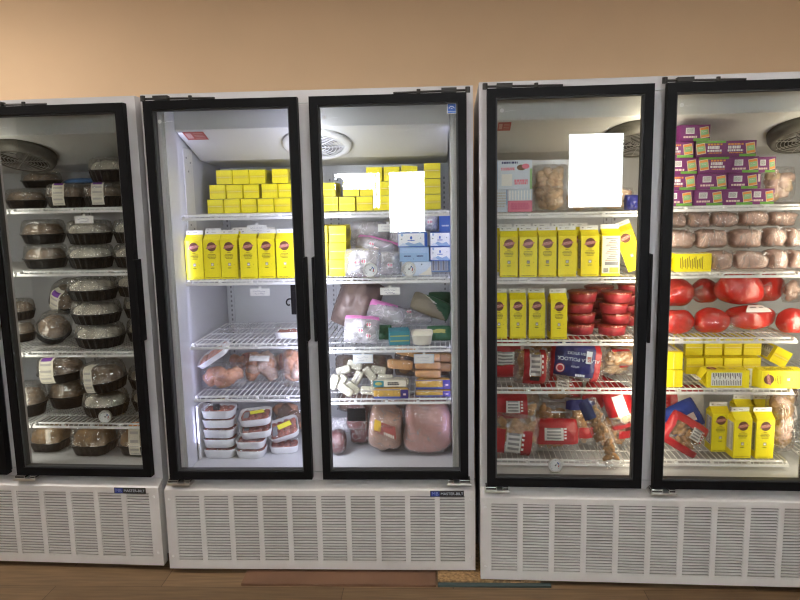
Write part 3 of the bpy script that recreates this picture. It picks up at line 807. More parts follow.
# -------- foam trays of meat
def meat_tray(w, d, h, meat, sticker=True, seed=0, deep=False):
    p = Proto('meat_tray', 'tray'); b = MB()
    def rr(sc, z, n=8, k=.03):
        pts = []
        for cx, cy, a0 in ((1, 1, 0), (-1, 1, 90), (-1, -1, 180), (1, -1, 270)):
            for q in range(n):
                a = R(a0 + 90 * q / (n - 1)); pts.append((cx * (w / 2 * sc - k) + k * math.cos(a), cy * (d / 2 * sc - k) + k * math.sin(a), z))
        return pts
    N = 32; rings = [rr(.84, .002), rr(.86, 0), rr(.90, .002), rr(.98, h * .9), rr(1.0, h), rr(.97, h), rr(.84, .006)]
    vs = [q for r_ in rings for q in r_]
    fs = [tuple(range(N - 1, -1, -1)), tuple(range(6 * N, 7 * N))] + [(k * N + i, k * N + (i + 1) % N, (k + 1) * N + (i + 1) % N, (k + 1) * N + i) for k in range(6) for i in range(N)]
    p.part('tray', b.add(vs, fs, FOAM).mesh('tray', 'weld'), label='white foam tray')
    rnd = random.Random(seed); f = MB()
    for i in range(4):
        for j in range(3):
            f.blob(((i - 1.5) * w * .21 + rnd.uniform(-.004, .004), (j - 1) * d * .25, h * .62), w * .125, d * .155, h * .42 * rnd.uniform(.8, 1.1), meat, seed + i * 3 + j, .35, 10, 6)
    p.part('meat', f.mesh('meat', True), kind='stuff')
    top = h * (1.12 if not deep else 1.9)
    r2 = [rr(.995, h), rr(.93, h + (top - h) * .8), rr(.85, top)]
    vs = [q for r_ in r2 for q in r_]
    fs = [tuple(range(2 * N, 3 * N))] + [(k * N + i, k * N + (i + 1) % N, (k + 1) * N + (i + 1) % N, (k + 1) * N + i) for k in range(2) for i in range(N)]
    p.part('film', MB().add(vs, fs, CLEAR).mesh('film', True), label='clear film')
    if sticker:
        s = MB(); z = top + .0006
        s.quad((-.02, -d * .12, z), (.045, -d * .05, z), (.036, d * .20, z), (-.028, d * .13, z), STICKY)
        s.quad((-.052, -d * .36, z), (-.028, -d * .36, z), (-.026, d * .1, z), (-.05, d * .1, z), INK if seed % 2 else GREYINK)
        if deep: s.quad((-.012, -d * .434, h + .004), (.020, -d * .434, h + .004), (.020, -d * .425, top), (-.012, -d * .425, top), INK)
        p.part('sticker', s.mesh('sticker'), label='yellow and dark stickers')
    return p

# -------- dial thermometer, face to -y
def thermometer(r, stand=True):
    p = Proto('dial_thermometer', 'thermometer'); z0 = r + (.006 if stand else 0)
    b = MB(); n = 32
    for k, (rr, y) in enumerate([]): pass
    ring = [(r, .004), (r, -.008), (r * .92, -.010), (r * .86, -.006)]
    vs = []
    for rr, y in [(r * .6, .006)] + ring:
        vs += [(rr * math.cos(2 * math.pi * i / n), y, z0 + rr * math.sin(2 * math.pi * i / n)) for i in range(n)]
    fs = [(k * n + i, k * n + (i + 1) % n, (k + 1) * n + (i + 1) % n, (k + 1) * n + i) for k in range(4) for i in range(n)] + [tuple(range(n))]
    p.part('case', b.add(vs, fs, SILV).mesh('case', 'weld'))
    d = MB(); d.disc(0, z0, r * .87, -.0062, DIAL, 28)
    for k in range(21):
        a = R(225 - 270 * k / 20); c, s = math.cos(a), math.sin(a); q = .70 if k % 5 else .62
        d.quad((r * q * c - .0006 * s, -.0066, z0 + r * q * s + .0006 * c), (r * q * c + .0006 * s, -.0066, z0 + r * q * s - .0006 * c),
               (r * .80 * c + .0006 * s, -.0066, z0 + r * .80 * s - .0006 * c), (r * .80 * c - .0006 * s, -.0066, z0 + r * .80 * s + .0006 * c), INK)
    for k in range(8):
        a0, a1 = R(60 - 12 * k), R(60 - 12 * (k + 1)); m = REDP if k > 3 else BLUE
        d.quad(*[(r * q * math.cos(a), -.0067, z0 + r * q * math.sin(a)) for q, a in ((.44, a0), (.56, a0), (.56, a1), (.44, a1))], m)
    p.part('dial', d.mesh('dial'), label='white dial')
    nd = MB(); nd.quad((-.0012, -.007, z0 - r * .15), (.0012, -.007, z0 - r * .15), (r * .42, -.007, z0 + r * .40), (r * .38, -.007, z0 + r * .44), INK); nd.disc(0, z0, .003, -.0072, INK, 10)
    p.part('needle', nd.mesh('needle'))
    if stand:
        s = MB(); s.box(-r * .75, r * .75, -.012, .014, 0, .003, SILV); s.box(-r * .5, r * .5, .003, .006, 0, r * .8, SILV)
        p.part('stand', s.mesh('stand', bevel=.0008))
    return p

# -------- printed boxes (front at -y, base z=0)
def carton_box(name, w, d, h, base, prints, cat='box'):
    p = Proto(name, cat)
    p.part('box', MB().box(-w / 2, w / 2, -d / 2, d / 2, 0, h, base).mesh('box', bevel=.0015))
    b = MB(); prints(b, w, h, -d / 2 - .0005)
    p.part('print', b.mesh('print'), label='printed front')
    return p
def mince_rows(b, x0, x1, z, h, y, m, seed):
    scribble(b, x0, z, x1 - x0, h, y, m, seed); textlines(b, x0, x1, z, z + h, 1, y, m, seed, .8)
def purple_print(kind):
    def f(b, w, h, y):
        a = w / 2
        gz = (0, h * .16) if kind != 'flip' else (h * .86, h)
        b.patch(-a * .98 if kind == 'flip' else -a * .1, a * .98, *gz, y, GREEN)
        sx = a * .62 if kind != 'flip' else -a * .66; sz = h * .52; q = h * .29
        c, s = math.cos(.15), math.sin(.15)
        def rq(ax, az, k, m):
            pts = [(-ax, -az), (ax, -az), (ax, az), (-ax, az)]
            b.quad(*[(sx + px * c - pz * s, k, sz + px * s + pz * c) for px, pz in pts], m)
        rq(q, q * 1.15, y - .0003, mat('logo_cream', (.75, .62, .45), .5)); rq(q * .88, q * 1.02, y - .0006, ORANGE); rq(q * .80, q * .55, y - .0009, PGREEN)
        scribble(b, sx - q * .5, sz - q * .1, q * 1.0, q * .3, y - .0012, PALEINK, 2)
        if kind == 'bar':
            b.patch(-a * .62, -a * .05, h * .45, h * .82, y, PAPER)
            for k in range(9): b.patch(-a * .56 + k * a * .052, -a * .56 + k * a * .052 + .0012, h * .50, h * .78, y - .0003, INK)
            textlines(b, -a * .8, a * .22, h * .17, h * .30, 1, y, PALEINK, 5, .9)
        else:
            x0, x1 = (-a * .25, a * .85) if kind == 'flip' else (-a * .9, a * .25)
            textlines(b, x0, x1, h * .70, h * .82, 1, y, ORANGE, 5, .9)
            textlines(b, x0, x1 - a * .2, h * .46, h * .66, 1, y, PAPER, 6, .9); textlines(b, x0, x1 - a * .1, h * .30, h * .44, 1, y, PAPER, 7, .9)
            textlines(b, x0 + a * .1, x1, h * .20, h * .27, 1, y, ORANGE, 8, .9)
    return f
PW, PD, PH = .122, .078, .0632
PUR = {k: carton_box('purple_burger_box', PW, PD, PH, PURP, purple_print(k)) for k in ('bar', 'txt', 'flip')}
def blue_print(kind):
    def f(b, w, h, y):
        a = w / 2
        if kind == 'white':
            b.patch(-a * .97, a * .80, h * .06, h * .97, y, WHITE)
            b.add([(-a * .97, y - .0003, h * .06), (-a * .3, y - .0003, h * .36), (a * .1, y - .0003, h * .22), (a * .5, y - .0003, h * .34), (a * .8, y - .0003, h * .06)], [(0, 1, 2, 3, 4)], SKYB)
            b.add([(-a * .97, y - .0005, h * .06), (-a * .65, y - .0005, h * .30), (-a * .2, y - .0005, h * .06)], [(0, 1, 2)], PALEB)
            b.disc(-a * .1, h * .66, h * .08, y - .0003, BLUE, 14, h * .12); textlines(b, -a * .35, a * .15, h * .42, h * .5, 1, y - .0006, BLUE, 4, .9)
            b.disc(-a * .72, h * .96 - .006, .006, y - .0003, SKYB, 12); b.patch(-a * .8, -a * .7, h * .55, h * .6, y - .0003, INK); b.patch(a * .5, a * .56, h * .6, h * .66, y - .0003, INK)
        elif kind == 'blue':
            b.patch(-a * .97, a * .97, h * .60, h * .97, y, mat('sky_print', (.38, .52, .74), .45))
            textlines(b, -a * .7, -a * .2, h * .32, h * .42, 1, y, NAVY, 3, .9); textlines(b, a * .15, a * .65, h * .32, h * .42, 1, y, NAVY, 5, .9); b.disc(-a * .05, h * .18, .002, y, INK, 8)
        elif kind == 'facts':
            b.patch(-a * .85, a * .70, h * .1, h * .92, y, WHITE)
            for k in range(6): b.patch(-a * .78 + k * a * .24, -a * .74 + k * a * .24 + .006, h * .15, h * .88, y - .0003, PALEB if k % 2 else mat('label_grey', (.52, .50, .46), .7))
        else:
            b.patch(-a, a, h * .02, h * .98, y, PALEB)
            b.add([(a * .1, y - .0003, h * .02), (a, y - .0003, h * .02), (a, y - .0003, h * .75), (a * .65, y - .0003, h * .35)], [(0, 1, 2, 3)], CREAM)
            b.patch(a * .3, a * .38, h * .75, h * .85, y - .0003, INK); b.patch(-a * .9, -a * .2, h * .05, h * .95, y - .0003, mat('sky_print', (.38, .52, .74), .45))
    return f
BW, BD, BH = .130, .11, .062
BLU = {k: carton_box('blue_white_box', BW, BD, BH, SKYB if k != 'white' else BLUE, blue_print(k)) for k in ('white', 'blue', 'facts', 'pale')}

# -------- sealed blocks of cheese
def cheese_block(w, d, h, m, style, seed):
    p = Proto('cheese_block', 'cheese')
    c = MB(); c.blob((0, 0, h / 2), w / 2, d / 2, h / 2, m, seed, .08, 20, 12, 0, .35)
    p.part('cheese', c.mesh('cheese', True))
    f = MB(); f.blob((0, 0, h / 2), w / 2 * 1.05, d / 2 * 1.08, h / 2 * 1.06, CLEAR, seed, .12, 20, 12, 0, .38)
    p.part('film', f.mesh('film', True), label='clear film')
    b = MB(); y = -d / 2 * 1.11
    if style == 'blue':
        b.patch(-w * .5, w * .28, 0, h * .22, y, mat('label_blue', (.10, .14, .45), .4)); b.patch(w * .28, w * .5, 0, h * .98, y, mat('label_indigo', (.06, .04, .25), .4)); b.patch(w * .36, w * .44, h * .35, h * .55, y - .0004, PALEINK)
        b.patch(-w * .5, w * .28, h * .92, h * 1.0, y, mat('label_blue', (.10, .14, .45), .4))
    elif style == 'teal':
        b.patch(-w * .5, -w * .18, h * .05, h * .95, y, TEAL); b.patch(-w * .18, w * .5, h * .05, h * .95, y, CREAM)
        b.disc(-w * .34, h * .5, w * .11, y - .0004, mat('label_olive', (.45, .42, .12), .5), 16, h * .25); textlines(b, -w * .08, w * .30, h * .25, h * .75, 2, y - .0004, INK, seed, .8)
    elif style == 'pale': textlines(b, -w * .35, w * .3, h * .3, h * .55, 1, y, GREYINK, seed, .6)
    if b.v: p.part('label', b.mesh('label'), label='printed wrapper band')
    return p
# -------- red-waxed ham
def red_ham(w, d, h, seed, label=False, tail=1):
    p = Proto('red_wrapped_ham', 'ham')
    b = MB(); b.blob((0, 0, h / 2), w / 2, d / 2, h / 2, HAMR, seed, .16, 24, 14, 0, .85)
    p.part('ham', b.mesh('ham', True))
    f = MB(); f.blob((0, 0, h / 2), w / 2 * 1.03, d / 2 * 1.03, h / 2 * 1.02, HAMF, seed, .16, 24, 14, 0, .85)
    x = tail * w / 2 * .93
    vs = []; rnd = random.Random(seed)
    for i in range(9):
        a = 2 * math.pi * i / 8; k = rnd.uniform(.8, 1.3)
        vs += [(x, .012 * math.cos(a), h * .45 + .012 * math.sin(a)), (x + tail * .028 * k, .03 * math.cos(a), h * .42 + .03 * k * math.sin(a))]
    f.add(vs, [(2 * i, 2 * i + 1, 2 * i + 3, 2 * i + 2) for i in range(8)], CLEAR)
    p.part('film', f.mesh('film', True), label='clear film gathered at one end')
    if label:
        l = MB(); vs = []; fs = []; ms = []
        for j in range(7):
            for i in range(9):
                th = R(18 + 7.5 * j); ph = R(-110 + 8 * i)
                x, y, z = [math.copysign(abs(t) ** .85, t) for t in (math.sin(th) * math.cos(ph), math.sin(th) * math.sin(ph), math.cos(th))]
                vs.append((x * w / 2 * 1.10, y * d / 2 * 1.12, h / 2 + z * h / 2 * 1.12))
        for j in range(6):
            for i in range(8): fs.append((j * 9 + i, j * 9 + i + 1, j * 9 + i + 10, j * 9 + i + 9)); ms.append(GREYINK if j == 2 and i % 3 else PAPER)
        l.add(vs, fs, ms); p.part('label', l.mesh('label', True), label='white weight label')
    return p
# -------- round tub of red meat under film
def red_tub(r, h, seed):
    p = Proto('red_meat_tub', 'meat')
    b = MB(); b.lathe([(r * .86, .002), (r * .90, 0), (r, h * .80), (r * 1.0, h * .82), (r * .2, h * .86)], TUBR, 28)
    p.part('tub', b.mesh('tub', True))
    f = MB(); rnd = random.Random(seed); n = 24; vs = []
    for k, (rr, z) in enumerate(((1.02, h * .70), (1.06, h * .84), (1.02, h * .90), (.5, h * .93))):
        for i in range(n):
            g = 1 + (.05 * rnd.random() if k < 2 else 0); a = 2 * math.pi * i / n
            vs.append((r * rr * g * math.cos(a), r * rr * g * math.sin(a), z + (.004 * rnd.random() if k == 1 else 0)))
    f.add(vs, [(k * n + i, k * n + (i + 1) % n, (k + 1) * n + (i + 1) % n, (k + 1) * n + i) for k in range(3) for i in range(n)], film('red_film', (.95, .62, .5), .12, .08, .8, 60, .12, (.6, .15, .1)))
    for i in range(6):
        a = R(-150 + 24 * i); q = rnd.uniform(.010, .022)
        f.add([(r * 1.04 * math.cos(a), r * 1.04 * math.sin(a), h * .84), (r * 1.04 * math.cos(a + .2), r * 1.04 * math.sin(a + .2), h * .84), ((r + q) * 1.04 * math.cos(a + .1), (r + q) * 1.04 * math.sin(a + .1), h * .84 - q * .4)], [(0, 1, 2)], MATS['red_film'])
    p.part('film', f.mesh('film', True), label='red-tinted crimped film')
    return p
#CONTENT

for _k, _f in (('M', FRM), ('L', FRL), ('R', FRR)): fixed(_k, _f)
# ================================================================== MIDDLE FREEZER, LEFT DOOR
D = DECK['M']['l']
G = 'cartons lying base-out on the top shelf of the middle freezer'
lie = 'yellow carton base'
rows = [('lowest', [215, 231.8, 248.6, 265.4, 282.2], D[0]), ('middle', [218, 235, 251.8, 270, 286.8], None), ('topmost', [225.5, 242, 258.5, 281], None)]
z = D[0]
for nm, xs, _ in rows:
    for k, x in enumerate(xs):
        o = put_px(CARTON, 'M', x, z, .41 + .012 * ((k * 7) % 3), 'yellow carton lying base-out, %s in the %s row, middle freezer left door top shelf' % (ords(k), nm), G, BASEOUT, (1.0, 1.0, .91) if nm == 'x' else (1, .88, 1), py=205)
    z = o.top + .001
G = 'upright milk cartons on the second shelf of the middle freezer'
for k, x in enumerate([192, 211, 229, 248, 265.5, 283.5]):
    put_px(CARTON, 'M', x, D[1], .150 + .004 * ((k * 5) % 3), 'upright yellow milk carton, %s from left in the front row, middle freezer second shelf' % ords(k), G, [('Z', 6 if k == 0 else (-1, 1, 1.5, -1, 1)[k - 1])], py=258)
for k, x in enumerate([212, 239, 266]):
    put_px(CARTON, 'M', x, D[1], .40, 'yellow milk carton standing behind the front cartons, %s from left, middle freezer second shelf' % ords(k), 'yellow cartons behind the front row', [('Z', 4 * k - 3)], py=250)

# third shelf: a small tray at the right and a scrap of film
G = None
t1 = meat_tray(.13, .11, .03, MEATR, False, 3, True)
put_px(t1, 'M', 287, D[2], .22, 'small pack of red meat at the right end of the nearly bare third shelf', None, py=340)
sc = Proto('crumpled_film', 'film'); sc.part('film', pillow(MB(), .08, .03, .02, 5, lambda s, t, f: CLEAR).mesh('film', 'weld'))
put_px(sc, 'M', 226, D[2], .36, 'scrap of crumpled clear film on the bare third shelf of the middle freezer', None, [('X', -70)], py=336)
# black tab with a hook hung under the second shelf
hk = Proto('hook_tab', 'hook'); b = MB(); b.box(-.034, .034, -.004, .004, 0, .135, BLACK); hk.part('tab', b.mesh('tab', bevel=.006 * .6))
b = MB(); pts = [(-.034, .070), (-.044, .070), (-.052, .064), (-.055, .054), (-.052, .045), (-.045, .041), (-.040, .045)]
for a, c in zip(pts, pts[1:]): b.tube((a[0], 0, a[1]), (c[0], 0, c[1]), .0036, BLACK, 6)
b.box(-.006, .006, -.003, .003, .134, .150, BLACK)
hk.part('hook', b.mesh('hook'))
pz = at('M', 297, 326, .125)
put(hk, 'M', pz.x, .121, D[1] - .0075 - .150, 'black plastic tab with a side hook hanging under the second shelf', None)

# fourth shelf: bagged chicken pieces
def clearbag(): return lambda s, t, f: CLEAR
def mk(F, x0, y0, x1, y1, v, d, seed, cont, label, name='bag_of_meat', cat='bag', bands=None, rot=(), group=None, w=None, extra=None, film_m=None):
    u, zz, ww, hh = boxpx(F, x0, y0, x1, y1, v)
    fm = film_m or CLEAR
    p = bag(name, cat, ww, hh, d, seed, bands or (lambda s, t, f: fm), cont, extra(ww, hh, d, seed) if extra else None)
    return put(p, F, u, v, zz if w is None else w, label, group, rot)
SA = (9, .030, [SAUS], (1.1, .9, .9))
G = 'bags of peach sausages on the fourth shelf of the middle freezer'
mk('M', 218, 352, 298, 371, .46, .15, 11, (16, .035, [SAUS, MEATR], (1.3, .9, .9)), 'long bag of peach sausages lying at the back of the fourth shelf', w=D[3])
mk('M', 195, 372, 240, 399, .17, .16, 12, (14, .034, [SAUS], (1.1, 1, .9)), 'bag of round peach sausages at the front left under the tilted white tray', w=D[3], rot=[('X', -12)])
mk('M', 238, 362, 276, 394, .26, .14, 13, (14, .034, [SAUS, MEATP], (1.2, .9, .9)), 'bag of sausages with a white label in the middle of the fourth shelf', w=D[3], rot=[('X', -18)],
   extra=lambda w, h, d, s: [('label', surf_patch(w, h, d, s, -.5, .5, .25, .62, lambda i, j: PAPER), 'white label')])
mk('M', 279, 352, 312, 394, .20, .14, 14, (14, .034, [MEATP, SAUS], (1.2, .9, .9)), 'bag of pale pink meat against the right end of the fourth shelf', w=D[3], rot=[('X', -10)])
TR0 = meat_tray(.17, .13, .026, SAUS, False, 8)
p_ = at('M', 212, 383, .22)
put(TR0, 'M', p_.x, .20, D[3] + .088, 'white foam tray leaning tilted on the sausage bag at left', None, [('X', 14), ('Y', -33)])

# floor: stacked foam trays
TRS = [meat_tray(.150, .120, .038, MEATR, False, 1), meat_tray(.150, .120, .036, MEATR, True, 2), meat_tray(.150, .120, .036, MEATR, True, 3, True), meat_tray(.136, .118, .034, MEATR, False, 4)]
G = 'foam trays of meat stacked on the freezer floor'
z = FL
for k, (x, q, nm) in enumerate([(217, 0, 'lowest'), (216, 0, 'second from bottom'), (216, 0, 'middle one'), (217, 1, 'second from top'), (216, 2, 'topmost, bulging with a dark label')]):
    o = put_px(TRS[q], 'M', x, z, .15 + .004 * (k % 2), 'white foam meat tray in the left floor stack, %s' % nm, G, [('Z', (0, 2, -2, 2, 0)[k])], (1, 1, 1.08), py=440); z = o.top + .0012
z = FL
for k, (x, q, nm) in enumerate([(247, 3, 'lowest, small'), (246, 3, 'second from bottom with mince showing'), (253, 1, 'second from top with a yellow sticker'), (253, 1, 'topmost, tilted with a yellow sticker')]):
    o = put_px(TRS[q], 'M', x, z, .145 + .004 * k, 'white foam meat tray in the middle floor stack, %s' % nm, G, [('X', 12 if k >= 2 else 3), ('Y', -4 if k > 1 else 0), ('Z', 7 if k > 1 else 0)], (1, 1, 1.08), py=440); z = o.top - (.012 if k > 1 else .004)
put_px(TRS[3], 'M', 282, FL, .20, 'white foam meat tray lying flat at the right of the floor stacks', G, [('Z', 8)], py=455)
put_px(TRS[1], 'M', 275, FL + .030, .14, 'white foam meat tray leaning steeply with mince and a yellow sticker', G, [('X', 30), ('Y', -16), ('Z', 8)], py=440)
mk('M', 270, 408, 303, 440, .42, .16, 15, (12, .035, [BROWNB, SAUS], (1.2, .9, .9)), 'dark bag of brown meat behind the foam trays on the floor', w=FL + .002)

# ================================================================== MIDDLE FREEZER, RIGHT DOOR
D = DECK['M']['r']
G = 'cartons lying base-out on the top shelf behind the right door'
sp = (1, .88, 1)
z0 = D[0]
for k, x in enumerate([330, 347, 364.5, 381.5]):
    o = put_px(CARTON, 'M', x, z0, .40, 'yellow carton base, %s from left in the lowest row, middle freezer right door top shelf' % ords(k), G, BASEOUT, sp, py=205)
z1 = o.top + .001
for k, x in enumerate([327.5, 351, 368, 385]):
    o = put_px(CARTON, 'M', x, z1, .42, 'yellow carton base, %s from left in the second row, middle freezer right door top shelf' % ords(k), G, BASEOUT, sp, py=195)
z2 = o.top + .001
for k, x in enumerate([374, 391.5]):
    o = put_px(CARTON, 'M', x, z2, .44, 'yellow carton base, %s in the top row beside the leaning one, right door top shelf' % ['left', 'right'][k], G, BASEOUT, sp, py=175)
for k in range(2):
    put_px(CARTON, 'M', 408, (z0, z1)[k], .44, 'yellow carton base half hidden by the bright window mirrored in the glass, %s' % ['lower', 'upper'][k], G, BASEOUT, sp, py=195)
put_px(CARTON, 'M', 409, z2, .44, 'slightly tilted yellow carton at the right end of the top row', G, BASEOUT + [('Y', 5)], sp, py=175)
z = z0
for k, nm in enumerate(['lowest', 'middle', 'topmost']):
    o = put_px(CARTON, 'M', 432.5, z, .36, 'yellow carton base in the column left of the end column, %s' % nm, G, BASEOUT, (1, .92, 1), py=195); z = o.top + .001
# second shelf
G = 'cartons stacked base-out at the left of the second shelf'
z = D[1]
for k, nm in enumerate(['lowest', 'middle', 'topmost']):
    o = put_px(CARTON, 'M', 337 + k * .6, z, .20, 'yellow carton base in the front column beside the curd bags, %s' % nm, G, BASEOUT, (1, .98, 1), py=260)
    put_px(CARTON, 'M', 319 + k * .4, z, .24, 'yellow carton half hidden behind the dark door frame, %s' % nm, G, BASEOUT, (1, .98, 1), py=260); z = o.top + .001
CU = (20, .020, [CUPW], (1, .9, 1.0))
def pinkdots(w, h, d, s, seeds=((-.35, -.3), (.1, -.2), (.35, .3))):
    out = []
    b = MB()
    k = 0
    me_all = MB()
    for (a, c) in seeds:
        ra, rc = .022 / w, .022 / h
        m = surf_patch(w, h, d, s, a - ra, a + ra, c - rc, c + rc, lambda i, j: PINKP if (abs(i - .5) > .15 and (i - .5) ** 2 + (j - .5) ** 2 < .27) else WHITE, .003, 5, 5)
        me_all.add([v.co.copy() for v in m.vertices], [tuple(p.vertices) for p in m.polygons], [m.materials[p.material_index] for p in m.polygons])
    return [('label', me_all.mesh('labels', True), 'small white labels with pink rings')]
def zipband(lo=.72, m=None): return lambda s, t, f: (PINK if t > lo else MILKY)
G = 'zip bags of white curd pieces with pink-ringed labels'
mk('M', 340, 252, 376, 282, .145, .10, 21, (16, .018, [CUPW], (1, .9, 1)), 'bag of white curds at front left beside the yellow column, two pink-ringed labels', 'bag_of_curds', bands=lambda s, t, f: MILKY, w=D[1], group=G, rot=[('X', -15)], extra=lambda w, h, d, s: pinkdots(w, h, d, s, ((-.25, -.1), (.1, -.05))))
mk('M', 370, 258, 400, 282, .17, .10, 22, (14, .018, [CUPW], (1, .9, 1)), 'bag of white curds in the middle, just left of the blue boxes', 'bag_of_curds', bands=lambda s, t, f: MILKY, w=D[1], group=G, rot=[('X', -15)], extra=lambda w, h, d, s: pinkdots(w, h, d, s, ((.3, -.35),)))
mk('M', 354, 241, 397, 264, .27, .10, 23, (16, .018, [CUPW], (1, .9, 1)), 'bag of white curds with a slanting pink zip lying across the pile', 'bag_of_curds', bands=zipband(.62), group=G, rot=[('X', -25), ('Y', 14)], extra=lambda w, h, d, s: pinkdots(w, h, d, s, ((-.25, -.1), (0, -.5))))
mk('M', 348, 219, 386, 245, .40, .12, 24, (18, .018, [CUPW], (1, .9, 1)), 'bag of white curds at the back left of the pile under the tag', 'bag_of_curds', bands=lambda s, t, f: MILKY, group=G, rot=[('X', -8)], w=D[1] + .115)
mk('M', 380, 222, 402, 262, .36, .11, 25, (18, .018, [CUPW], (1, .9, 1)), 'bag of white curds standing at the back right of the pile', 'bag_of_curds', bands=lambda s, t, f: MILKY, group=G, w=D[1] + .03, rot=[('Y', 12)], extra=lambda w, h, d, s: pinkdots(w, h, d, s, ((-.3, -.1),)))
mk('M', 350, 232, 376, 262, .39, .10, 26, (6, .035, [YELD], (1.2, .8, 1)), 'bag with golden contents behind the pink-zipped bag of curds', 'bag_of_curds', group=None, w=D[1] + .002, bands=lambda s, t, f: CLEAR)
G = 'blue and white boxes stacked on the second shelf'
z = D[1]
for k, (q, nm) in enumerate([('pale', 'lowest, pale box behind the thermometer'), ('blue', 'middle, plain blue box'), ('white', 'topmost, white-fronted box')]):
    o = put_px(BLU[q], 'M', 412.5, z, .19 + .006 * k, 'box in the left stack of blue boxes, %s' % nm, G, [('Z', (0, -2, 2)[k])], py=258); z = o.top + .001
zl = z
z = D[1]
for k, (q, nm) in enumerate([('facts', 'lowest, with white facts panel'), ('white', 'middle, white triangles'), ('white', 'topmost, white triangles')]):
    o = put_px(BLU[q], 'M', 441.5, z, .20 + .004 * k, 'box in the right stack of blue boxes, %s' % nm, G, (), (.74, 1, 1), py=258); z = o.top + .001
p2 = carton_box('plain_blue_box', .055, .08, .075, BLUE, lambda b, w, h, y: (b.patch(-w * .48, w * .48, h * .6, h * .95, y, mat('deep_blue', (.03, .12, .50), .4)), textlines(b, -w * .3, w * .3, h * .3, h * .4, 1, y, PALEB, 3, .9)))
put_px(p2, 'M', 445.5, z, .24, 'small plain blue box on top of the right blue stack', None, py=225)
mk('M', 420, 214, 440, 234, .24, .09, 27, (14, .018, [CUPW], (1, .9, 1)), 'round bag of white curds on the blue boxes beside the small blue box', 'bag_of_curds', bands=lambda s, t, f: MILKY, w=max(zl, z) + .001, group='zip bags of white curd pieces with pink-ringed labels', extra=lambda w, h, d, s: pinkdots(w, h, d, s, ((.1, 0),)))
mk('M', 397, 224, 416, 235, .26, .07, 28, (9, .016, [CUPW], (1, .9, 1)), 'low bag of white curds on the left blue stack', 'bag_of_curds', bands=lambda s, t, f: MILKY, w=zl + .001, group='zip bags of white curd pieces with pink-ringed labels')
TH = thermometer(.031)
put_px(TH, 'M', 370, D[1], .106, 'round dial thermometer in front of the bags of curds', 'thermometers in the freezers', py=275)
put_px(TH, 'M', 409, D[1], .115, 'round dial thermometer in front of the blue boxes', 'thermometers in the freezers', py=275)

# third shelf
mk('M', 324, 297, 366, 350, .36, .20, 31, None, 'large dull brown bag slumped at the back left of the third shelf', 'brown_bag', 'bag', bands=lambda s, t, f: mat('dull_brown_bag', (.20, .145, .125), .35, var=.25, vscale=6, bump=.5, bscale=18), w=D[2], rot=[('X', -12), ('Y', 20)])
G = 'pink-zipped bags of curds on the third shelf'
mk('M', 343, 320, 378, 348, .15, .11, 32, (18, .019, [CUPW], (1, .9, 1)), 'bag of white curds with three pink-ringed labels at the front of the third shelf', 'bag_of_curds', bands=zipband(.80), w=D[2], group=G, rot=[('X', -12), ('Y', 4)], extra=lambda w, h, d, s: pinkdots(w, h, d, s, ((.0, -.1), (.45, -.45), (.42, .35))))
mk('M', 364, 311, 401, 333, .33, .11, 33, (16, .018, [CUPW], (1, .9, 1)), 'bag of white curds leaning behind with its wide pink zip up', 'bag_of_curds', bands=lambda s, t, f: PINK if (t > .25 and s < .45 and t - s * .3 > .5) else MILKY, group=G, rot=[('X', -25), ('Y', 18)], w=D[2] + .045)
mk('M', 394, 320, 430, 337, .30, .10, 34, (16, .018, [CUPW], (1, .9, 1)), 'bag of white curds without a zip beside the green packs', 'bag_of_curds', bands=lambda s, t, f: MILKY, group=G, rot=[('X', -18)], w=D[2] + .045, extra=lambda w, h, d, s: pinkdots(w, h, d, s, ((-.3, .3),)))
def tealpack(b, w, h, y):
    for k in range(5): b.patch(-w * .46, w * .46, h * (.08 + .18 * k), h * (.17 + .18 * k), y, mat('label_olive', (.45, .42, .12), .5) if k in (1, 3) else TEAL)
pk = carton_box('teal_pack', .092, .10, .062, TEAL, tealpack, 'pack')
put_px(pk, 'M', 398.5, D[2], .16, 'teal and gold striped pack left of the white tub', None, [('Z', 6)], py=342)
tub = Proto('white_tub', 'tub'); b = MB(); b.lathe([(.036, 0), (.040, .004), (.046, .046), (.048, .050), (.044, .050), (.040, .010)], CREAM, 32, 0, 0, 5, 1, .8); tub.part('tub', b.mesh('tub', 'weld'))
b = MB(); b.lathe([(.038, .006), (.042, .044), (.03, .048), (.002, .049)], CHEESE, 32, 0, 0, 5, 1, .8); tub.part('filling', b.mesh('filling', True))
put_px(tub, 'M', 418, D[2], .14, 'cream tub between the teal pack and the green pack', None, [('X', 12)], py=342)
mk('M', 427, 333, 452, 349, .15, .06, 35, None, 'dark green pack at the front right end of the third shelf', 'green_pack', 'pack', bands=lambda s, t, f: (mat('label_olive', (.45, .42, .12), .5) if abs(t) < .25 and abs(s) < .5 else DGREEN), w=D[2], rot=[('X', -30)])
mk('M', 412, 313, 452, 334, .36, .07, 36, None, 'green and brown pack leaning on the pile at back right', 'green_pack', 'pack', bands=lambda s, t, f: (OLIVE if (s * 1.2 + t) < .1 else CREAM if (s * 1.2 + t) < .25 and t > 0 else DGREEN), rot=[('X', -40), ('Y', 22)], w=D[2] + .075)
mk('M', 376, 333, 391, 348, .22, .05, 37, None, 'small dark green bag behind the front bag of curds', 'green_bag', 'bag', bands=lambda s, t, f: DGREEN, w=D[2])
mk('M', 430, 316, 452, 334, .48, .08, 38, None, 'dark green bag at the very back right of the third shelf', 'green_bag', 'bag', bands=lambda s, t, f: DGREEN, w=D[2] + .10)

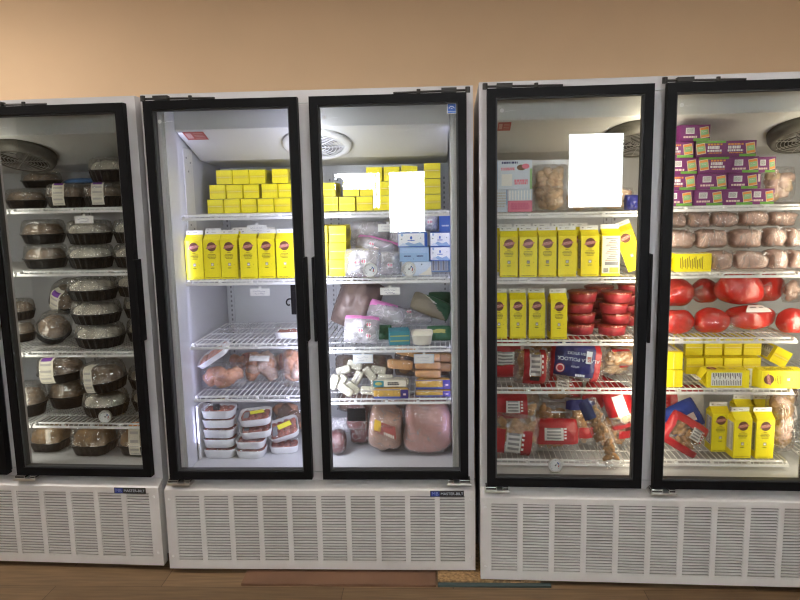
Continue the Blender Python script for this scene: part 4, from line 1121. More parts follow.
# fourth shelf: cheese
CHP = {q: cheese_block(.070, .022, .038, CHEESE, q, 2) for q in ('plain', 'pale')}
CHL = cheese_block(.105, .026, .034, CHEESE, 'plain', 3)
CHO = cheese_block(.115, .040, .042, CHEDD, 'plain', 5)
CHT = cheese_block(.150, .040, .034, CHEESE, 'teal', 6)
CHB = cheese_block(.155, .045, .042, CHEDY, 'blue', 7)
G = 'small pale cheese sticks heaped on the fourth shelf'
base = D[3]
under = [  # px, py of the middle, depth, tilt in the picture plane, kind
 (333.5, 383, .17, -68, 'plain', 'standing steeply at far left of the heap'),
 (340, 384, .165, -58, 'plain', 'second of the two steep ones at left'),
 (352, 389, .17, 40, 'plain', 'slanting down right at the front of the heap'),
 (346, 395, .15, 38, 'plain', 'lowest, half sunk at the front left'),
 (357, 379, .21, -62, 'pale', 'wide one leaning in the middle'),
 (369, 375, .23, 52, 'plain', 'slanting in the gap left of the level one'),
 (343, 371, .25, -14, 'plain', 'nearly level at the upper left'),
 (354, 366, .28, 20, 'plain', 'highest, tilted right at the top left'),
 (378, 371.5, .26, 10, 'plain', 'level one at the top of the heap under the left tag'),
 (368, 392, .165, 5, 'pale', 'flat one beside the teal-labelled block'),
 (384, 379, .24, 5, 'pale', 'white one with faint print right of the heap'),
 (377, 385, .23, -4, 'plain', 'flat one above the teal-labelled block'),
 (400, 382.5, .22, 4, 'plain', 'single pale one right of the heap by the orange blocks')]
for x, y, v, a, q, nm in under:
    c = at('M', x, y, v)
    M = rotm([('X', -12), ('Y', a)]); lo, hi = CHP[q].bbox(M)
    put(CHP[q], 'M', c.x, v, max(base, c.z - (hi.z - lo.z) / 2), 'small pale cheese stick, %s' % nm, G, [('X', -12), ('Y', a)])
G = 'orange cheese blocks on the fourth shelf'
o = put_px(CHB, 'M', 391, base, .135, 'golden cheese block in a blue wrapper at the front, under the teal-labelled block', G, (), py=396)
put_px(CHT, 'M', 390, o.top + .001, .145, 'long pale cheese block with teal label at left end', 'cheese blocks with printed wrappers', (), (.98, 1, .9), py=388)
o1 = put_px(CHO, 'M', 400, base + .105, .21, 'orange cheese block left of the tall orange stack, lower one', G, [('Y', 5)], py=374)
put_px(CHO, 'M', 407, o1.top + .001, .24, 'orange cheese block tilted on top, below the right tag', G, [('Y', 10)], (.9, 1, .9), py=366)
z = base
for k, (q, wd, nm) in enumerate([(CHB, 1.0, 'lowest with thin blue band'), (CHB, 1.0, 'second, wide golden face with blue wrapper end'), (CHO, 1.0, 'third, dull orange'), (CHO, 1.0, 'fourth, dull orange'), (CHO, .98, 'topmost, below the right tag')]):
    o = put_px(q, 'M', 433 if k < 2 else 428, z, .15 + .012 * k, 'cheese block in the right end stack, %s' % nm, G, [('Z', (0, 1, -2, 2, -1)[k])], (wd, 1, .62 if k == 0 else 1.05 if k == 1 else .78), py=380); z = o.top + .001
    if k == 1: zz = z
for k in range(2):
    put(CHO, 'M', at('M', 446.5, 370, .24).x + .03, .285, zz + k * .045, 'orange cheese block cut off by the right wall, %s' % ['lower', 'upper'][k], G, (), (.8, 1, .95))
mk('M', 334, 354, 392, 378, .42, .12, 39, (18, .03, [OLIVE, BROWNB], (1, .9, .9)), 'dull bag of brown goods at the back left behind the cheese sticks', w=base, film_m=DUSTY)
mk('M', 394, 354, 450, 380, .45, .12, 40, (18, .03, [CHEDD, BROWNB], (1, .9, .9)), 'dull bag of orange goods at the back behind the orange blocks', w=base, film_m=DUSTY)

# floor: hams and dark meat
def one(m, cl=None): return lambda s, t, f: m
def ham(F, x0, y0, x1, y1, v, d, seed, m, label, w=None, rot=(), amp=.22, extra=None, name='bagged_ham', group=None):
    u, zz, ww, hh = boxpx(F, x0, y0, x1, y1, v)
    p = Proto(name, 'meat')
    b = MB(); b.blob((0, 0, 0), ww / 2 * .96, d / 2 * .95, hh / 2 * .95, m, seed, amp, 28, 16, 0, .6); p.part('meat', b.mesh('meat', True))
    p.part('film', MB().blob((0, 0, 0), ww / 2, d / 2, hh / 2, WRAP, seed, amp * 1.1, 30, 18, 0, .57).mesh('film', True), label='clear film')
    if extra:
        for nm, me, lb in extra(ww, hh, d): p.part(nm, me, label=lb)
    return put(p, F, u, v, FL + .001 if w is None else w, label, group, rot)
def hamlabel(w, h, d):
    b = MB(); y = -d / 2 * 1.04
    b.add([(-w * .28, y, h * .05), (w * .32, y, -h * .12), (w * .30, y, h * .16), (-w * .22, y, h * .30)], [(0, 1, 2, 3)], mat('label_red', (.42, .10, .08), .6))
    b.add([(-w * .30, y - .001, h * .10), (-w * .12, y - .001, h * .05), (-w * .08, y - .001, h * .28), (-w * .26, y - .001, h * .34)], [(0, 1, 2, 3)], mat('label_gold', (.75, .48, .05), .5))
    for k in range(5): b.patch(-w * .02 + k * w * .06, w * .02 + k * w * .06, h * (-.02 - .02 * k), h * (.05 - .02 * k), y - .001, CREAM)
    return [('label', b.mesh('label'), 'red and gold label')]
ham('M', 404, 410, 452, 463, .15, .24, 41, HAMP, 'largest pink ham in clear wrap at the right of the freezer floor')
ham('M', 372, 416, 407, 461, .15, .20, 42, mat('tan_ham', (.56, .34, .25), .35, var=.3, vscale=14, bump=.2, bscale=25), 'ham with a red and gold label left of the largest pink ham', extra=hamlabel)
for k, (x0, y0, x1, y1, v, dd, nm) in enumerate([(350, 440, 372, 460, .18, .10, 'lower one'), (350, 411, 371, 438, .18, .10, 'upper one under black film'), (329, 438, 345, 460, .17, .09, 'at far left of the floor')]):
    ham('M', x0, y0, x1, y1, v, dd, 43 + k, MEATD, 'dark red wrapped meat pack, %s' % nm, None if k != 1 else FL + .108, [('X', -8)], .15, (lambda w, h, d: [('label', MB().patch(-w * .42, w * .42, -h * .12, h * .34, -d / 2 * 1.05, BLACK).mesh('label'), 'black film band')]) if k == 1 else None, 'dark_meat_pack', 'dark red meat packs on the freezer floor')
mk('M', 326, 425, 347, 440, .20, .07, 46, None, 'small bag of pale film on the dark meat at far left', 'film_bag', 'bag', film_m=MILKY, rot=[('X', -30)])
ham('M', 330, 405, 370, 425, .46, .18, 47, BROWNB, 'brown roast in a clear bag at the back left of the floor', FL + .10)
ham('M', 378, 405, 406, 420, .47, .16, 48, MEATP, 'pale meat roll behind the labelled ham', FL + .12)
ham('M', 415, 405, 446, 424, .47, .16, 49, mat('tan_ham', (.56, .34, .25)), 'tan ham at the back right behind the largest ham', FL + .10)

# ================================================================== RIGHT FREEZER, LEFT DOOR
D = DECK['R']['l']
# top shelf: printed packs at left, bags of tan nuggets
def posterish(kind):
    def f(b, w, h, y):
        if kind == 'big':
            b.patch(-w * .5, w * .5, 0, h, y, PALEB); b.patch(-w * .42, -w * .40, 0, h, y - .0003, SKYB)
            textlines(b, -w * .3, w * .15, h * .86, h * .94, 1, y - .0004, NAVY, 3, .9); textlines(b, -w * .32, w * .05, h * .64, h * .74, 2, y - .0004, PINKP, 4, .9)
            b.disc(w * .22, h * .74, w * .12, y - .0004, BROWNB, 14, h * .10); b.disc(w * .33, h * .78, w * .10, y - .0006, PINKP, 14, h * .09)
            b.patch(-w * .3, -w * .02, h * .12, h * .52, y - .0004, PAPER); textlines(b, w * .02, w * .42, h * .14, h * .32, 2, y - .0004, PINKP, 5, .9); b.patch(w * .44, w * .5, 0, h * .7, y - .0003, PGREEN)
        elif kind == 'pink':
            b.patch(-w * .5, w * .5, h * .50, h, y, PALEB); b.patch(-w * .5, w * .5, 0, h * .50, y, PINKP)
            for k in range(8): b.patch(-w * .45 + k * w * .12, -w * .40 + k * w * .12, h * .52, h * .95, y - .0003, WHITE)
            textlines(b, -w * .4, w * .4, h * .1, h * .4, 3, y - .0003, mat('rose_print', (.65, .10, .22), .5), 6, .7)
        else:
            b.patch(-w * .5, w * .5, 0, h, y, PALEB); textlines(b, -w * .4, w * .4, h * .2, h * .9, 6, y - .0003, mat('label_grey', (.52, .50, .46), .7), 7, .6)
            b.patch(w * .4, w * .47, h * .3, h, y - .0003, SKYB)
    return f
k1 = carton_box('printed_food_box', .085, .09, .072, PALEB, posterish('plain')); k2 = carton_box('printed_food_box', .105, .09, .098, PINKP, posterish('pink')); k3 = carton_box('printed_food_box', .165, .09, .125, PALEB, posterish('big'))
a = put_px(k1, 'R', 500, D[0], .30, 'pale printed box at the far left end of the right freezer top shelf', 'printed food boxes', py=205, sc=(.8, 1, 1.36))
c = put_px(k2, 'R', 519, D[0], .29, 'pink and white printed box beneath the large printed box', 'printed food boxes', py=205)
put_px(k3, 'R', 513, max(a.top, c.top) + .001, .295, 'large pale box with red print and food picture on the top shelf', 'printed food boxes', py=175)
NT = (26, .024, [TAN], (1.1, .8, .8)); NN = (26, .022, [NUG], (1.2, .8, .7))
G = 'bags of tan nuggets on the top shelf'
mk('R', 533, 166, 571, 214, .40, .13, 61, (30, .026, [TAN], (1.2, .8, .8)), 'taller bag of tan nuggets behind, right of the printed boxes', 'bag_of_nuggets', w=D[0], group=G)
mk('R', 536, 187, 567, 214, .20, .11, 62, (26, .022, [TAN], (1.2, .8, .8)), 'low bag of tan nuggets in front, right of the printed boxes', 'bag_of_nuggets', w=D[0], group=G, rot=[('X', -12)])
mk('R', 566, 190, 604, 214, .22, .12, 63, (30, .022, [TAN], (1.2, .8, .8)), 'bag of tan nuggets below the bright window mirrored in the glass', 'bag_of_nuggets', w=D[0], group=G, rot=[('X', -14)])
mk('R', 600, 190, 634, 214, .22, .12, 64, (30, .022, [TAN], (1.2, .8, .8)), 'bag of tan nuggets at the right of the top shelf beside a dark blue bag', 'bag_of_nuggets', w=D[0], group=G, rot=[('X', -14)])
mk('R', 625, 198, 640, 214, .18, .06, 65, None, 'small dark blue bag at the right end of the top shelf', 'blue_bag', 'bag', bands=one(NAVY), w=D[0])
# second shelf: five cartons, a turned carton, a leaning carton
G = 'upright milk cartons on the second shelf of the right freezer'
for k, x in enumerate([509, 528.5, 547.5, 567.5, 590]):
    put_px(CARTON, 'R', x, D[1], .150, 'upright yellow milk carton, %s from left on the second shelf of the right freezer' % ords(k), G, [('Z', (0, -1, 1, -1, 1)[k])], py=255, sc=(1.0, 1, .985))
put_px(CARTON, 'R', 611, D[1], .155, 'milk carton turned to show its white back panel of text', None, [('Z', 180)], py=255)
put_px(CARTON, 'R', 633, D[1], .20, 'yellow milk carton leaning to the left at the right end of the second shelf', None, [('Y', -21), ('Z', -16)], py=255)
G = 'yellow cartons behind the front row of the right freezer'
for k, x in enumerate([504, 523, 542, 561, 580]):
    put_px(CARTON, 'R', x, D[1], .36, 'yellow milk carton behind the front row, %s from left, right freezer second shelf' % ords(k), G, (), py=250)
# third shelf: four cartons and the tubs of red meat
G = 'upright milk cartons on the third shelf of the right freezer'
for k, x in enumerate([499, 518, 537, 558.5]):
    put_px(CARTON, 'R', x, D[2], (.150, .150, .150, .130)[k], 'upright yellow milk carton, %s from left on the third shelf of the right freezer' % ords(k), G, [('Z', (0, 0, 0, 5)[k])], py=315, sc=(.92, 1, .985))
TUBS = [red_tub(.062, .052, 70 + k) for k in range(4)]
G = 'stacked tubs of red meat'
for c_, (x, v, nm) in enumerate([(584, .20, 'left front'), (616, .18, 'right front'), (601, .36, 'back middle'), (634, .34, 'back right')]):
    z = D[2]
    for k in range(4):
        o = put_px(TUBS[(k + c_) % 4], 'R', x + (2 if k % 2 else 0), z, v + .004 * ((k * 3) % 4), 'round tub of red meat in the %s stack, %s' % (nm, ['lowest', 'second from bottom', 'third from bottom', 'topmost'][k]), G, [('Z', 40 * k)], py=315, sc=(1, 1, .98)); z = o.top + .001
# fourth shelf: bags of breaded fish
def redbag(lo, hi, left=None):
    def f(s, t, fr):
        return REDP if lo < t < hi or (left and s < left) else CLEAR
    return f
GR = mat('label_grey', (.52, .50, .46), .7)
def facts(w, h, d, s, s0=-.45, s1=.45, t0=-.2, t1=.4):
    return [('label', surf_patch(w, h, d, s, s0, s1, t0, t1, lambda i, j: INK if False else (GREYINK if round(j * 7) % 2 and .1 < i < .9 else mat('foil_grey', (.62, .61, .58), .35)), .0025), 'grey printed panel'), ('lettering_block', surf_patch(w, h, d, s, s1 + .03, min(.9, s1 + .12), t0, t1, lambda i, j: PAPER if round(j * 7) % 2 else REDP, .003, 2, 8), 'pale lettering block')]
G = 'red printed bags of breaded pieces on the fourth shelf'
mk('R', 488, 349, 521, 391, .22, .11, 81, (22, .022, [NUG], (1.2, .8, .7)), 'red and grey bag of breaded pieces at the left end of the fourth shelf', 'frozen_food_bag', w=D[3], bands=lambda s, t, f: REDP if (t > .35 or -.9 < t < -.25) else CLEAR, extra=lambda w, h, d, s: facts(w, h, d, s, -.6, .6, -.2, .4), group=G)
mk('R', 513, 358, 551, 392, .15, .12, 82, (26, .020, [NUG], (1.2, .8, .7)), 'red bag with a crumpled silver panel left of the navy bag', 'frozen_food_bag', w=D[3], bands=lambda s, t, f: REDP if (-.45 < s < -.2 or .42 < s < .65 or (t < -.45 and s > -.45 and s < .65)) else CLEAR, extra=lambda w, h, d, s: facts(w, h, d, s, -.2, .42, -.45, .75) + [('stamp', surf_patch(w, h, d, s, -.15, .35, -.75, -.5, lambda i, j: INK, .003, 3, 3), 'dark stamp')], rot=[('X', -8), ('Y', 3)], group=G)
u, zz, ww, hh = boxpx('R', 548, 355, 606, 393, .12)
ALB = Proto('frozen_food_bag', 'bag')
ALB.part('contents', lumps(ww * .94, hh * .9, .10, 83, 34, .022, [NUG], el=(1.4, .8, .6)), kind='stuff')
ALB.part('film', pillow(MB(), ww, hh, .11, 83, lambda s, t, f: REDP if (.55 < s < .82 or s < -.86) else (NAVY if (-.86 <= s <= .55 and t > -.72) else CLEAR), 28, 16, amp=.12).mesh('film', 'weld'), label='navy and red printed film')
b = MB(); b.disc(-ww * .34, hh * .02 - hh * .18, .020, -.064, REDP, 18); b.disc(-ww * .34, hh * .02 - hh * .18, .017, -.0643, GR, 18); b.disc(-ww * .34, -hh * .16, .013, -.0646, REDP, 18)
b.patch(ww * .10, ww * .20, hh * .02, hh * .34, -.064, PALEB); b.patch(ww * .12, ww * .19, hh * .06, hh * .20, -.0645, EMBP); textlines(b, -ww * .06, ww * .12, -hh * .36, -hh * .28, 1, -.062, PALEB, 4, .8); b.patch(ww * .10, ww * .20, -hh * .42, -hh * .36, -.060, GREYINK)
ALB.part('picture', b.mesh('picture'), label='pale emblem and picture')
o = put(ALB, 'R', u, .118, D[3] + .001, 'navy and red bag of fish sticks, upside down at the fourth shelf front', None, [('X', -6), ('Y', 7)])
for tx, sz, x, z_ in (('ALASKA POLLOCK', .0215, -.035 * ww, hh * .10), ('FISH STICKS', .0165, -.06 * ww, hh * .26), ('crispy', .015, -.08 * ww, -.10 * hh)):
    t = font('lettering', tx, sz, PALEB, o.root, (x, -.0665, z_), (R(90), R(180), 0))
mk('R', 525, 345, 566, 361, .36, .12, 84, (22, .022, [NUG], (1.2, .8, .7)), 'bag of breaded pieces lying behind, above the silver-panelled bag', 'frozen_food_bag', w=D[3] + .075, rot=[('X', -30)], bands=lambda s, t, f: NAVY if -.3 < s < 0 and t > .2 else CLEAR)
mk('R', 560, 344, 590, 358, .38, .12, 85, (10, .022, [NUG], (1.2, .8, .7)), 'red bag of breaded pieces behind the navy bag', 'frozen_food_bag', w=D[3] + .08, rot=[('X', -30)], bands=one(REDP))
mk('R', 600, 345, 640, 364, .38, .13, 86, (22, .024, [TAN, NUG], (1.2, .8, .7)), 'upper tan bag at the right end of the fourth shelf', 'frozen_food_bag', w=D[3] + .09, rot=[('X', -20)])
mk('R', 602, 359, 638, 376, .20, .10, 87, (22, .024, [TAN, NUG], (1.2, .8, .7)), 'middle tan bag with a red band right of the navy bag', 'frozen_food_bag', w=D[3] + .062, rot=[('X', -25)], bands=lambda s, t, f: REDP if t > .55 and abs(s) < .5 else CLEAR)
mk('R', 602, 371, 640, 392, .17, .11, 88, (24, .024, [TAN, NUG], (1.2, .8, .7)), 'lowest tan bag with a navy and red stripe right of the navy bag', 'frozen_food_bag', w=D[3], bands=lambda s, t, f: NAVY if .45 < t < .62 else REDP if .0 < t < .2 and s > .3 else CLEAR)
# bottom rack
G = 'red printed bags on the bottom rack of the right freezer'
mk('R', 597, 428, 636, 457, .24, .09, 100, (26, .024, [NUG], (1.2, .8, .7)), 'brown bag of breaded pieces at the right back of the bottom rack', 'frozen_food_bag', w=D[4], bands=lambda s, t, f: REDP if abs(t) < .25 and s > .2 else CLEAR)
mk('R', 490, 396, 541, 432, .28, .085, 91, (20, .024, [NUG], (1.2, .8, .7)), 'red bag with a grey panel at the upper left of the bottom rack', 'frozen_food_bag', bands=lambda s, t, f: REDP if t > -.35 and s < .55 else CLEAR, extra=lambda w, h, d, s: facts(w, h, d, s, -.35, .2, -.1, .55), rot=[('X', -18)], group=G)
mk('R', 490, 416, 540, 455, .135, .085, 92, (26, .024, [NUG], (1.2, .8, .7)), 'red and grey bag at the lower left front of the bottom rack', 'frozen_food_bag', w=D[4], bands=lambda s, t, f: REDP if (t < .2 and (s < -.35 or .25 < s < .7)) else CLEAR, extra=lambda w, h, d, s: facts(w, h, d, s, -.35, .25, -.85, .1), rot=[('X', -12), ('Y', 6)], group=G)
mk('R', 534, 424, 584, 456, .14, .085, 93, (26, .024, [NUG], (1.2, .8, .7)), 'red bag with a wide grey panel in the middle front of the bottom rack', 'frozen_food_bag', w=D[4], bands=lambda s, t, f: REDP if t > -.45 and abs(s) < .86 else CLEAR, extra=lambda w, h, d, s: facts(w, h, d, s, -.5, .28, -.25, .5), rot=[('X', -10)], group=G)
mk('R', 534, 403, 574, 430, .33, .085, 94, (26, .024, [NUG], (1.2, .8, .7)), 'bag of breaded pieces with a white strip behind the middle red bag', 'frozen_food_bag', w=D[4] + .05, bands=lambda s, t, f: PAPER if .2 < t < .4 and s > -.1 else CLEAR, rot=[('X', -15)])
mk('R', 541, 392, 585, 419, .38, .085, 95, (22, .024, [NUG], (1.2, .8, .7)), 'bright red bag with a grey panel just under the fourth shelf', 'frozen_food_bag', w=D[4] + .15, bands=lambda s, t, f: REDP if t > -.4 and (s < -.35 or s > .25) else CLEAR, extra=lambda w, h, d, s: facts(w, h, d, s, -.35, .25, -.1, .8), rot=[('X', -25), ('Y', 14)], group=G)
mk('R', 565, 410, 596, 455, .27, .08, 96, (24, .024, [NUG], (1.2, .8, .7)), 'red-based bag of breaded pieces behind the long slanting bag', 'frozen_food_bag', w=D[4], bands=lambda s, t, f: REDP if -.6 < t < -.1 else NAVY if t > .6 else CLEAR, group=G)
mk('R', 585, 397, 632, 428, .34, .075, 97, (14, .024, [NUG], (1.2, .8, .7)), 'crimson bag with a silver panel behind the glossy red bag', 'frozen_food_bag', w=D[4] + .12, bands=lambda s, t, f: REDP if s < -.05 or t > .3 else CLEAR, extra=lambda w, h, d, s: facts(w, h, d, s, -.1, .55, -.7, .2), rot=[('X', -20), ('Y', 25)], group=G)
mk('R', 608, 403, 638, 441, .19, .08, 98, (18, .024, [TAN, NUG], (1.1, .8, .8)), 'glossy red bag with white panel at the right of the bottom rack', 'frozen_food_bag', w=D[4] + .10, bands=lambda s, t, f: REDP if (t > -.3 and (abs(s) > .4 or t > .75)) or t < -.8 else CLEAR, extra=lambda w, h, d, s: [('label', surf_patch(w, h, d, s, -.4, .4, -.3, .75, lambda i, j: PAPER), 'white panel')], rot=[('X', -10), ('Y', -18)], group=G)
mk('R', 592, 400, 614, 476, .075, .04, 99, (30, .018, [NUG], (1.2, .6, .7)), 'long narrow bag slanting down in front of the bottom rack at right', 'frozen_food_bag', bands=lambda s, t, f: NAVY if t > .55 and s < .2 else CLEAR, rot=[('Y', -24)], w=FL)
mk('R', 496, 398, 545, 425, .45, .10, 103, (26, .024, [NUG], (1.2, .8, .7)), 'brown bag of breaded pieces at the left back of the bottom rack', 'frozen_food_bag', w=D[4] + .10)
put_px(thermometer(.030), 'R', 555.5, FL, .055, 'dial thermometer on a stand below the bottom rack of the right freezer', 'thermometers in the freezers', py=470)

# ================================================================== RIGHT FREEZER, RIGHT DOOR
D = DECK['R']['r']
G = 'purple boxes stacked on the top shelf'
z = D[0]
ROWS = [[(679, 'bar'), (708, 'bar'), (737, 'bar'), (762, 'bar')], [(681.5, 'txt'), (711.5, 'bar'), (739, 'bar')], [(682.5, 'bar'), (712.5, 'flip'), (741, 'bar')], [(678, 'txt'), (710, 'flip'), (739, 'txt')], [(691, 'bar')]]
rn = ['lowest row', 'second row from bottom', 'middle row', 'fourth row from bottom', 'top']
for j, row in enumerate(ROWS):
    for k, (x, q) in enumerate(row):
        v = .125 + .003 * ((j * 3 + k * 2) % 4) + (.05 if k == 3 else .008 if k == 2 else 0) - (.004 if j == 4 else 0)
        s_ = .86 if k == 3 else 1
        lab = 'purple box alone on top of the stack' if j == 4 else 'purple box, %s from left in the %s of the stack' % (ords(k), rn[j])
        o = put_px(PUR[q], 'R', x, z, v, lab, G, [('Z', (0, .6, -.6)[(j + k) % 3])], (s_ * .965, 1, 1), py=170)
    z = o.top + .001
    if j == 2:
        put_px(PUR['bar'], 'R', 766, z - PH - .001 - PH - .001 + PH + .001, .20, 'purple box set back at the right end of the middle row', G, (), (.62, 1, 1), py=170)
    if j == 1:
        wb = carton_box('white_ended_box', .075, .09, PH, PURP, lambda b, w, h, y: b.patch(-w * .5, w * .45, h * .45, h * .95, y, mat('pinkish_white', (.70, .58, .56), .5)))
        put_px(wb, 'R', 757, z - PH - .001, .185, 'small box with a pinkish white end in the second row of purple boxes', None, py=180)
G = 'bags of pink meat at the right end of the top shelf'
mk('R', 767, 172, 803, 210, .30, .12, 101, (16, .03, [MEATP, TAN], (1.2, .8, .8)), 'bag of pink meat pieces at the right end of the top shelf', w=D[0], group=G)
mk('R', 764, 192, 790, 210, .18, .09, 102, (14, .022, [MEATP], (1.2, .8, .8)), 'low bag of pale pink meat in front beside the purple stack', w=D[0], group=G)
# second shelf: square bags of pink meat
def meatbrick(F, x0, y0, x1, y1, v, d, seed, label, w=None, group=None):
    u, zz, ww, hh = boxpx(F, x0, y0, x1, y1, v)
    p = Proto('bag_of_minced_meat', 'bag'); b = MB()
    b.blob((0, 0, hh / 2), ww / 2 * .95, d / 2, hh / 2 * .92, MEATP, seed, .22, 20, 12, 0, .5); p.part('meat', b.mesh('meat', True))
    f = MB(); f.blob((0, 0, hh / 2), ww / 2, d / 2 * 1.06, hh / 2, WRAP, seed, .26, 24, 14, 0, .5)
    rnd = random.Random(seed)
    for q in range(5):
        a = rnd.uniform(-.4, .4) * ww; l = rnd.uniform(.012, .03); f.add([(a, -d * .45, hh * .82), (a + rnd.uniform(.01, .03), -d * .42, hh * .86), (a + rnd.uniform(-.02, .03), -d * .48, hh * .84 + l)], [(0, 1, 2)], WRAP)
    p.part('film', f.mesh('film', True), label='clear wrinkled film')
    return put(p, F, u, v, zz if w is None else w, label, group)
G = 'clear bags of pink minced meat on the second shelf'
B0 = D[1]
bl = meatbrick('R', 713, 255, 738, 274, .16, .12, 110, 'bag of pink mince, first right of the yellow carton in the front bottom row', B0, G)
for k, (x0, x1, y0, nm) in enumerate([(739, 771, 256, 'second right of the yellow carton in the front bottom row'), (772, 792, 255, 'third right of the yellow carton in the front bottom row'), (793, 812, 256, 'fourth, at the right end of the front bottom row')]):
    meatbrick('R', x0, y0, x1, 274, .16 + .01 * k, .12, 111 + k, 'bag of pink mince, %s' % nm, B0, G)
z = B0 + .086
for k, (x0, x1, nm) in enumerate([(668, 698, 'first'), (699, 732, 'second'), (736, 768, 'third'), (769, 789, 'fourth'), (791, 806, 'fifth')]):
    meatbrick('R', x0, 237, x1, 256, .22, .12, 116 + k, 'bag of pink mince, %s from left in the middle row of the second shelf' % nm, z, G)
z += .083
for k, (x0, x1, nm) in enumerate([(668, 690, 'first'), (690, 713, 'second'), (715, 743, 'third'), (744, 772, 'fourth'), (773, 801, 'fifth')]):
    meatbrick('R', x0, 222, x1, 238, .34, .12, 122 + k, 'bag of pink mince, %s from left in the back top row of the second shelf' % nm, z, G)
put_px(CARTON, 'R', 690, B0, .150, 'yellow milk carton lying on its side in front of the pink mince bags', None, [('Z', -90), ('Y', -90)], (1, 1, .85), py=265)
# third shelf: hams
G = 'red-wrapped hams on the third shelf'
base = D[2]
HM = [red_ham(.155, .13, .112, 131, True), red_ham(.150, .13, .112, 132, False, -1), red_ham(.205, .14, .120, 133), red_ham(.120, .12, .105, 134)]
for k, (x, v, q, w_, sc_, lab) in enumerate([
    (677, .15, 1, base, (.98, 1, .9), 'front left, with a smeared white label along its lower edge'),
    (717, .16, 3, base, (1.22, 1, .98), 'second from left in the front row, wrapped in glinting film'),
    (764.5, .15, 2, base, (.98, 1, .85), 'third in the front row, with the white label on top'),
    (803, .17, 3, base, (1.1, 1, .95), 'at the right end of the front row')]):
    p_ = HM[0] if k == 2 else HM[q]
    if k == 2: sc_ = (1.29, 1, .93)
    put_px(p_, 'R', x, w_, v, 'red-wrapped ham, %s' % lab, G, (), sc_, py=325)
for k, (x, v, q, dz, sc_, lab) in enumerate([
    (685, .27, 3, .100, (1.2, 1, 1.15), 'upper left, resting behind the front row'), (714, .36, 3, .100, (.95, 1, 1.0), 'small and dark, second in the upper row'),
    (749, .24, 2, .100, (.98, 1, 1.12), 'largest, on top in the middle'), (778, .38, 3, .100, (1.15, 1, 1.25), 'set back behind the largest one')]):
    put_px(HM[q], 'R', x, base + dz, v, 'red-wrapped ham, %s' % lab, G, [('Z', 20 if k % 2 else 0)], sc_, py=295)
mk('R', 786, 284, 806, 308, .30, .10, 138, (10, .024, [MEATP], (1.1, .8, .8)), 'pale pack of meat right of the upper hams', w=base + .11)
# fourth shelf: cartons lying
G = 'yellow cartons lying base-out on the fourth shelf'
base = D[3]
for k, x in enumerate([694, 713, 732, 751]):
    put_px(CARTON, 'R', x + 1, base, .36, 'yellow carton base, %s from left in the lower lying row, right freezer fourth shelf' % ords(k), G, BASEOUT, (1.02, 1, 1), py=368)
for k, x in enumerate([694, 713.5, 733, 752.5]):
    put_px(CARTON, 'R', x, base + .0775, .40, 'yellow carton base, %s from left in the upper lying row, right freezer fourth shelf' % ords(k), G, BASEOUT, (1.02, 1, 1), py=355)
put_px(CARTON, 'R', 781, base + .035, .33, 'yellow carton tilted up at the right end of the lying rows', None, BASEOUT + [('Y', 28)], py=360)
o = put_px(CARTON, 'R', 674, base, .14, 'yellow carton lying front-out at the left end, lower of two', 'two stacked yellow cartons at the left end', [('X', -90), ('Y', 90)], py=375)
put_px(CARTON, 'R', 674, o.top + .001, .145, 'yellow carton lying front-out at the left end, upper of two', 'two stacked yellow cartons at the left end', [('X', -90), ('Y', 90)], py=358)
put_px(CARTON, 'R', 723, base, .135, 'yellow carton lying across the front, showing its white facts panel', None, [('Z', 90), ('Y', -90)], py=382)
put_px(CARTON, 'R', 773.5, base, .130, 'yellow carton lying across the front with its emblem at left', None, [('Y', -90)], py=382)
# bottom rack
G = 'upright milk cartons on the bottom rack of the right freezer'
for k, (x, v, nm) in enumerate([(720.5, .22, 'leftmost'), (743, .145, 'middle'), (765.5, .145, 'right')]):
    put_px(CARTON, 'R', x, D[4], v, 'upright yellow milk carton on the bottom rack, the %s of the front three' % nm, G, [('Z', (2, 3, 2)[k])], py=430)
for k, (x, nm) in enumerate([(744, 'middle'), (764, 'right')]):
    put_px(CARTON, 'R', x, D[4], .33, 'yellow milk carton standing behind the %s front carton on the bottom rack' % nm, G, (), py=420)
mk('R', 668, 398, 708, 430, .36, .08, 141, None, 'red and white printed bag at the upper left of the bottom rack', 'frozen_food_bag', w=D[4] + .10, bands=lambda s, t, f: REDP if (s < -.45 or t > .45) else mat('foil_grey', (.62, .61, .58), .35), rot=[('X', -15)])
mk('R', 668, 410, 705, 439, .235, .08, 142, (10, .022, [NUG], (1.1, .8, .8)), 'shiny blue bag with a pale panel left of the cartons', 'frozen_food_bag', w=D[4] + .05, bands=lambda s, t, f: mat('royal_blue_print', (.02, .05, .30), .25, bump=.3, bscale=30), rot=[('X', -15), ('Y', -28)], extra=lambda w, h, d, s: [('label', surf_patch(w, h, d, s, -.75, .6, -.45, .1, lambda i, j: mat('pinkish_white', (.70, .58, .56), .5)), 'pale pink panel')])
mk('R', 664, 429, 710, 462, .12, .07, 143, (24, .022, [NUG], (1.3, .8, .7)), 'red and clear bag of breaded pieces slumped at the lower left of the rack', 'frozen_food_bag', w=D[4], bands=lambda s, t, f: REDP if (t > .55 or t < -.6 or s < -.7) else CLEAR, rot=[('X', -14), ('Y', 32)], extra=lambda w, h, d, s: facts(w, h, d, s, .1, .6, -.1, .6))
mk('R', 774, 408, 806, 470, .14, .16, 144, (26, .034, [MEATP, ROAST], (1.1, .9, .9)), 'large clear bag of chicken right of the cartons on the bottom rack', 'bag_of_meat', w=D[4], film_m=WRAP)
mk('R', 776, 400, 806, 425, .40, .12, 145, (10, .034, [BROWNB], (1.1, .9, .9)), 'dark bag of meat at the back right of the bottom rack', 'bag_of_meat', w=D[4] + .13, film_m=WRAP)

